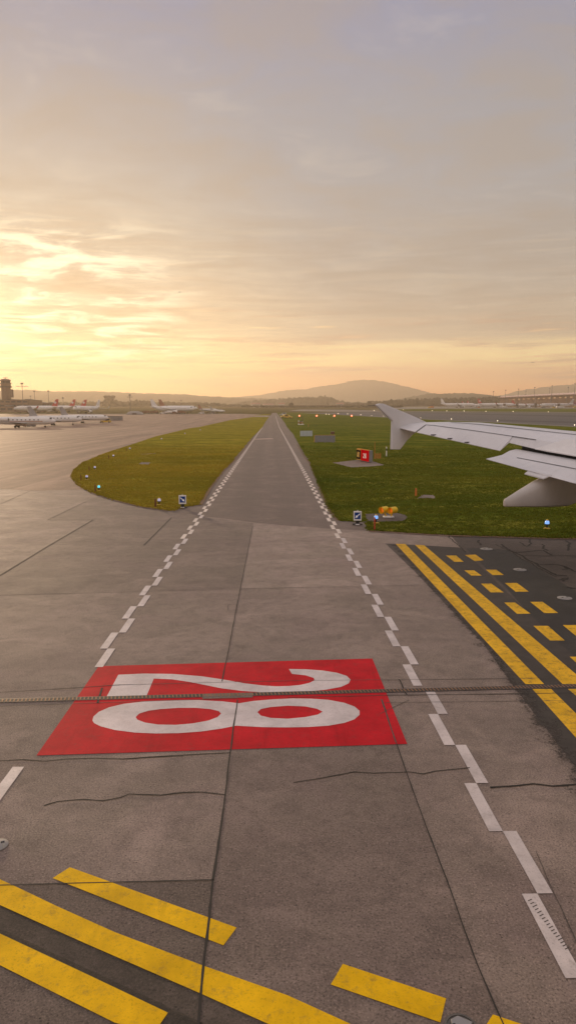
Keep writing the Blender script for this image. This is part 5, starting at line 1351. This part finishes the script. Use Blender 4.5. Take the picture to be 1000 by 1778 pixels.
# long thin cloud bars low over the horizon
lowz = T.math('MULTIPLY', T.smooth(zc, .018, .05), T.math('SUBTRACT', 1.0, T.smooth(zc, .11, .17)))
bar = T.ramp(T.math('ADD', T.math('MULTIPLY', band, .5), T.math('MULTIPLY', thin, .5)), (.50, 0), (.60, 1))
skyc = T.mix(T.math('MULTIPLY', T.math('MULTIPLY', bar, lowz), .85), skyc, T.mix(g1, lin(186, 152, 126), lin(212, 160, 108)))
wisp = T.ramp(thin, (.60, 0), (.72, 1)); skyc = T.mix(T.math('MULTIPLY', T.math('MULTIPLY', wisp, lowz), .8), skyc, T.mix(g1, lin(255, 222, 165), (1.3, 1.1, .65)))
fib = T.noise(T.sc(angv, (4.5, 64, 1)), 1.0, 8, .66, .9)
mz = T.math('MULTIPLY', T.smooth(zc, .05, .09), T.math('SUBTRACT', 1.0, T.smooth(zc, .20, .30)))
skyc = T.mix(T.math('MULTIPLY', T.math('MULTIPLY', T.ramp(fib, (.40, 1), (.54, 0)), mz), .28), skyc, T.mix(g1, lin(160, 146, 130), lin(206, 170, 126)))
skyc = T.mix(T.math('MULTIPLY', T.math('MULTIPLY', T.ramp(fib, (.52, 0), (.66, 1)), mz), .20), skyc, T.mix(g1, lin(232, 212, 178), (1.25, 1.1, .76)))
ovh = T.math('MAXIMUM', T.smooth(zc, .52, .80), T.math('MULTIPLY', T.smooth(T.math('MULTIPLY', Y_, -1.0), .0, .5), .55))
skyc = T.mix(ovh, skyc, (.84, .72, .68))  # unseen sky overhead and behind, brightened to light the ground
sky = T.n('ShaderNodeTexSky', sky_type='NISHITA'); sky.sun_disc = False; sky.sun_elevation = SUN_EL; sky.sun_rotation = SUN_AZ % (2*math.pi); sky.dust_density = 2.5; sky.altitude = 400
b1 = T.n('ShaderNodeBackground'); T.l(sky.outputs[0], b1.inputs[0]); b1.inputs[1].default_value = .05
b2 = T.n('ShaderNodeBackground'); T.l(skyc, b2.inputs[0]); T.l(T.math('MULTIPLY_ADD', T.math('SUBTRACT', 1.0, T.smooth(zc, 0, .2)), .56, 1.04), b2.inputs[1])
# clear-air sky shows where the cloud deck is thin
mxs = T.n('ShaderNodeMixShader'); mxs.inputs[0].default_value = .90; T.l(b1.outputs[0], mxs.inputs[1]); T.l(b2.outputs[0], mxs.inputs[2])
wo = T.n('ShaderNodeOutputWorld'); T.l(mxs.outputs[0], wo.inputs[0])
sl = bpy.data.lights.new('sun', 'SUN'); so = bpy.data.objects.new('sun', sl); col.objects.link(so)
sl.energy = 3.4; sl.color = (1, .72, .44); sl.angle = R(4)
so.rotation_euler = (-SD).to_track_quat('-Z', 'Y').to_euler()
scene.cycles.use_denoising = True
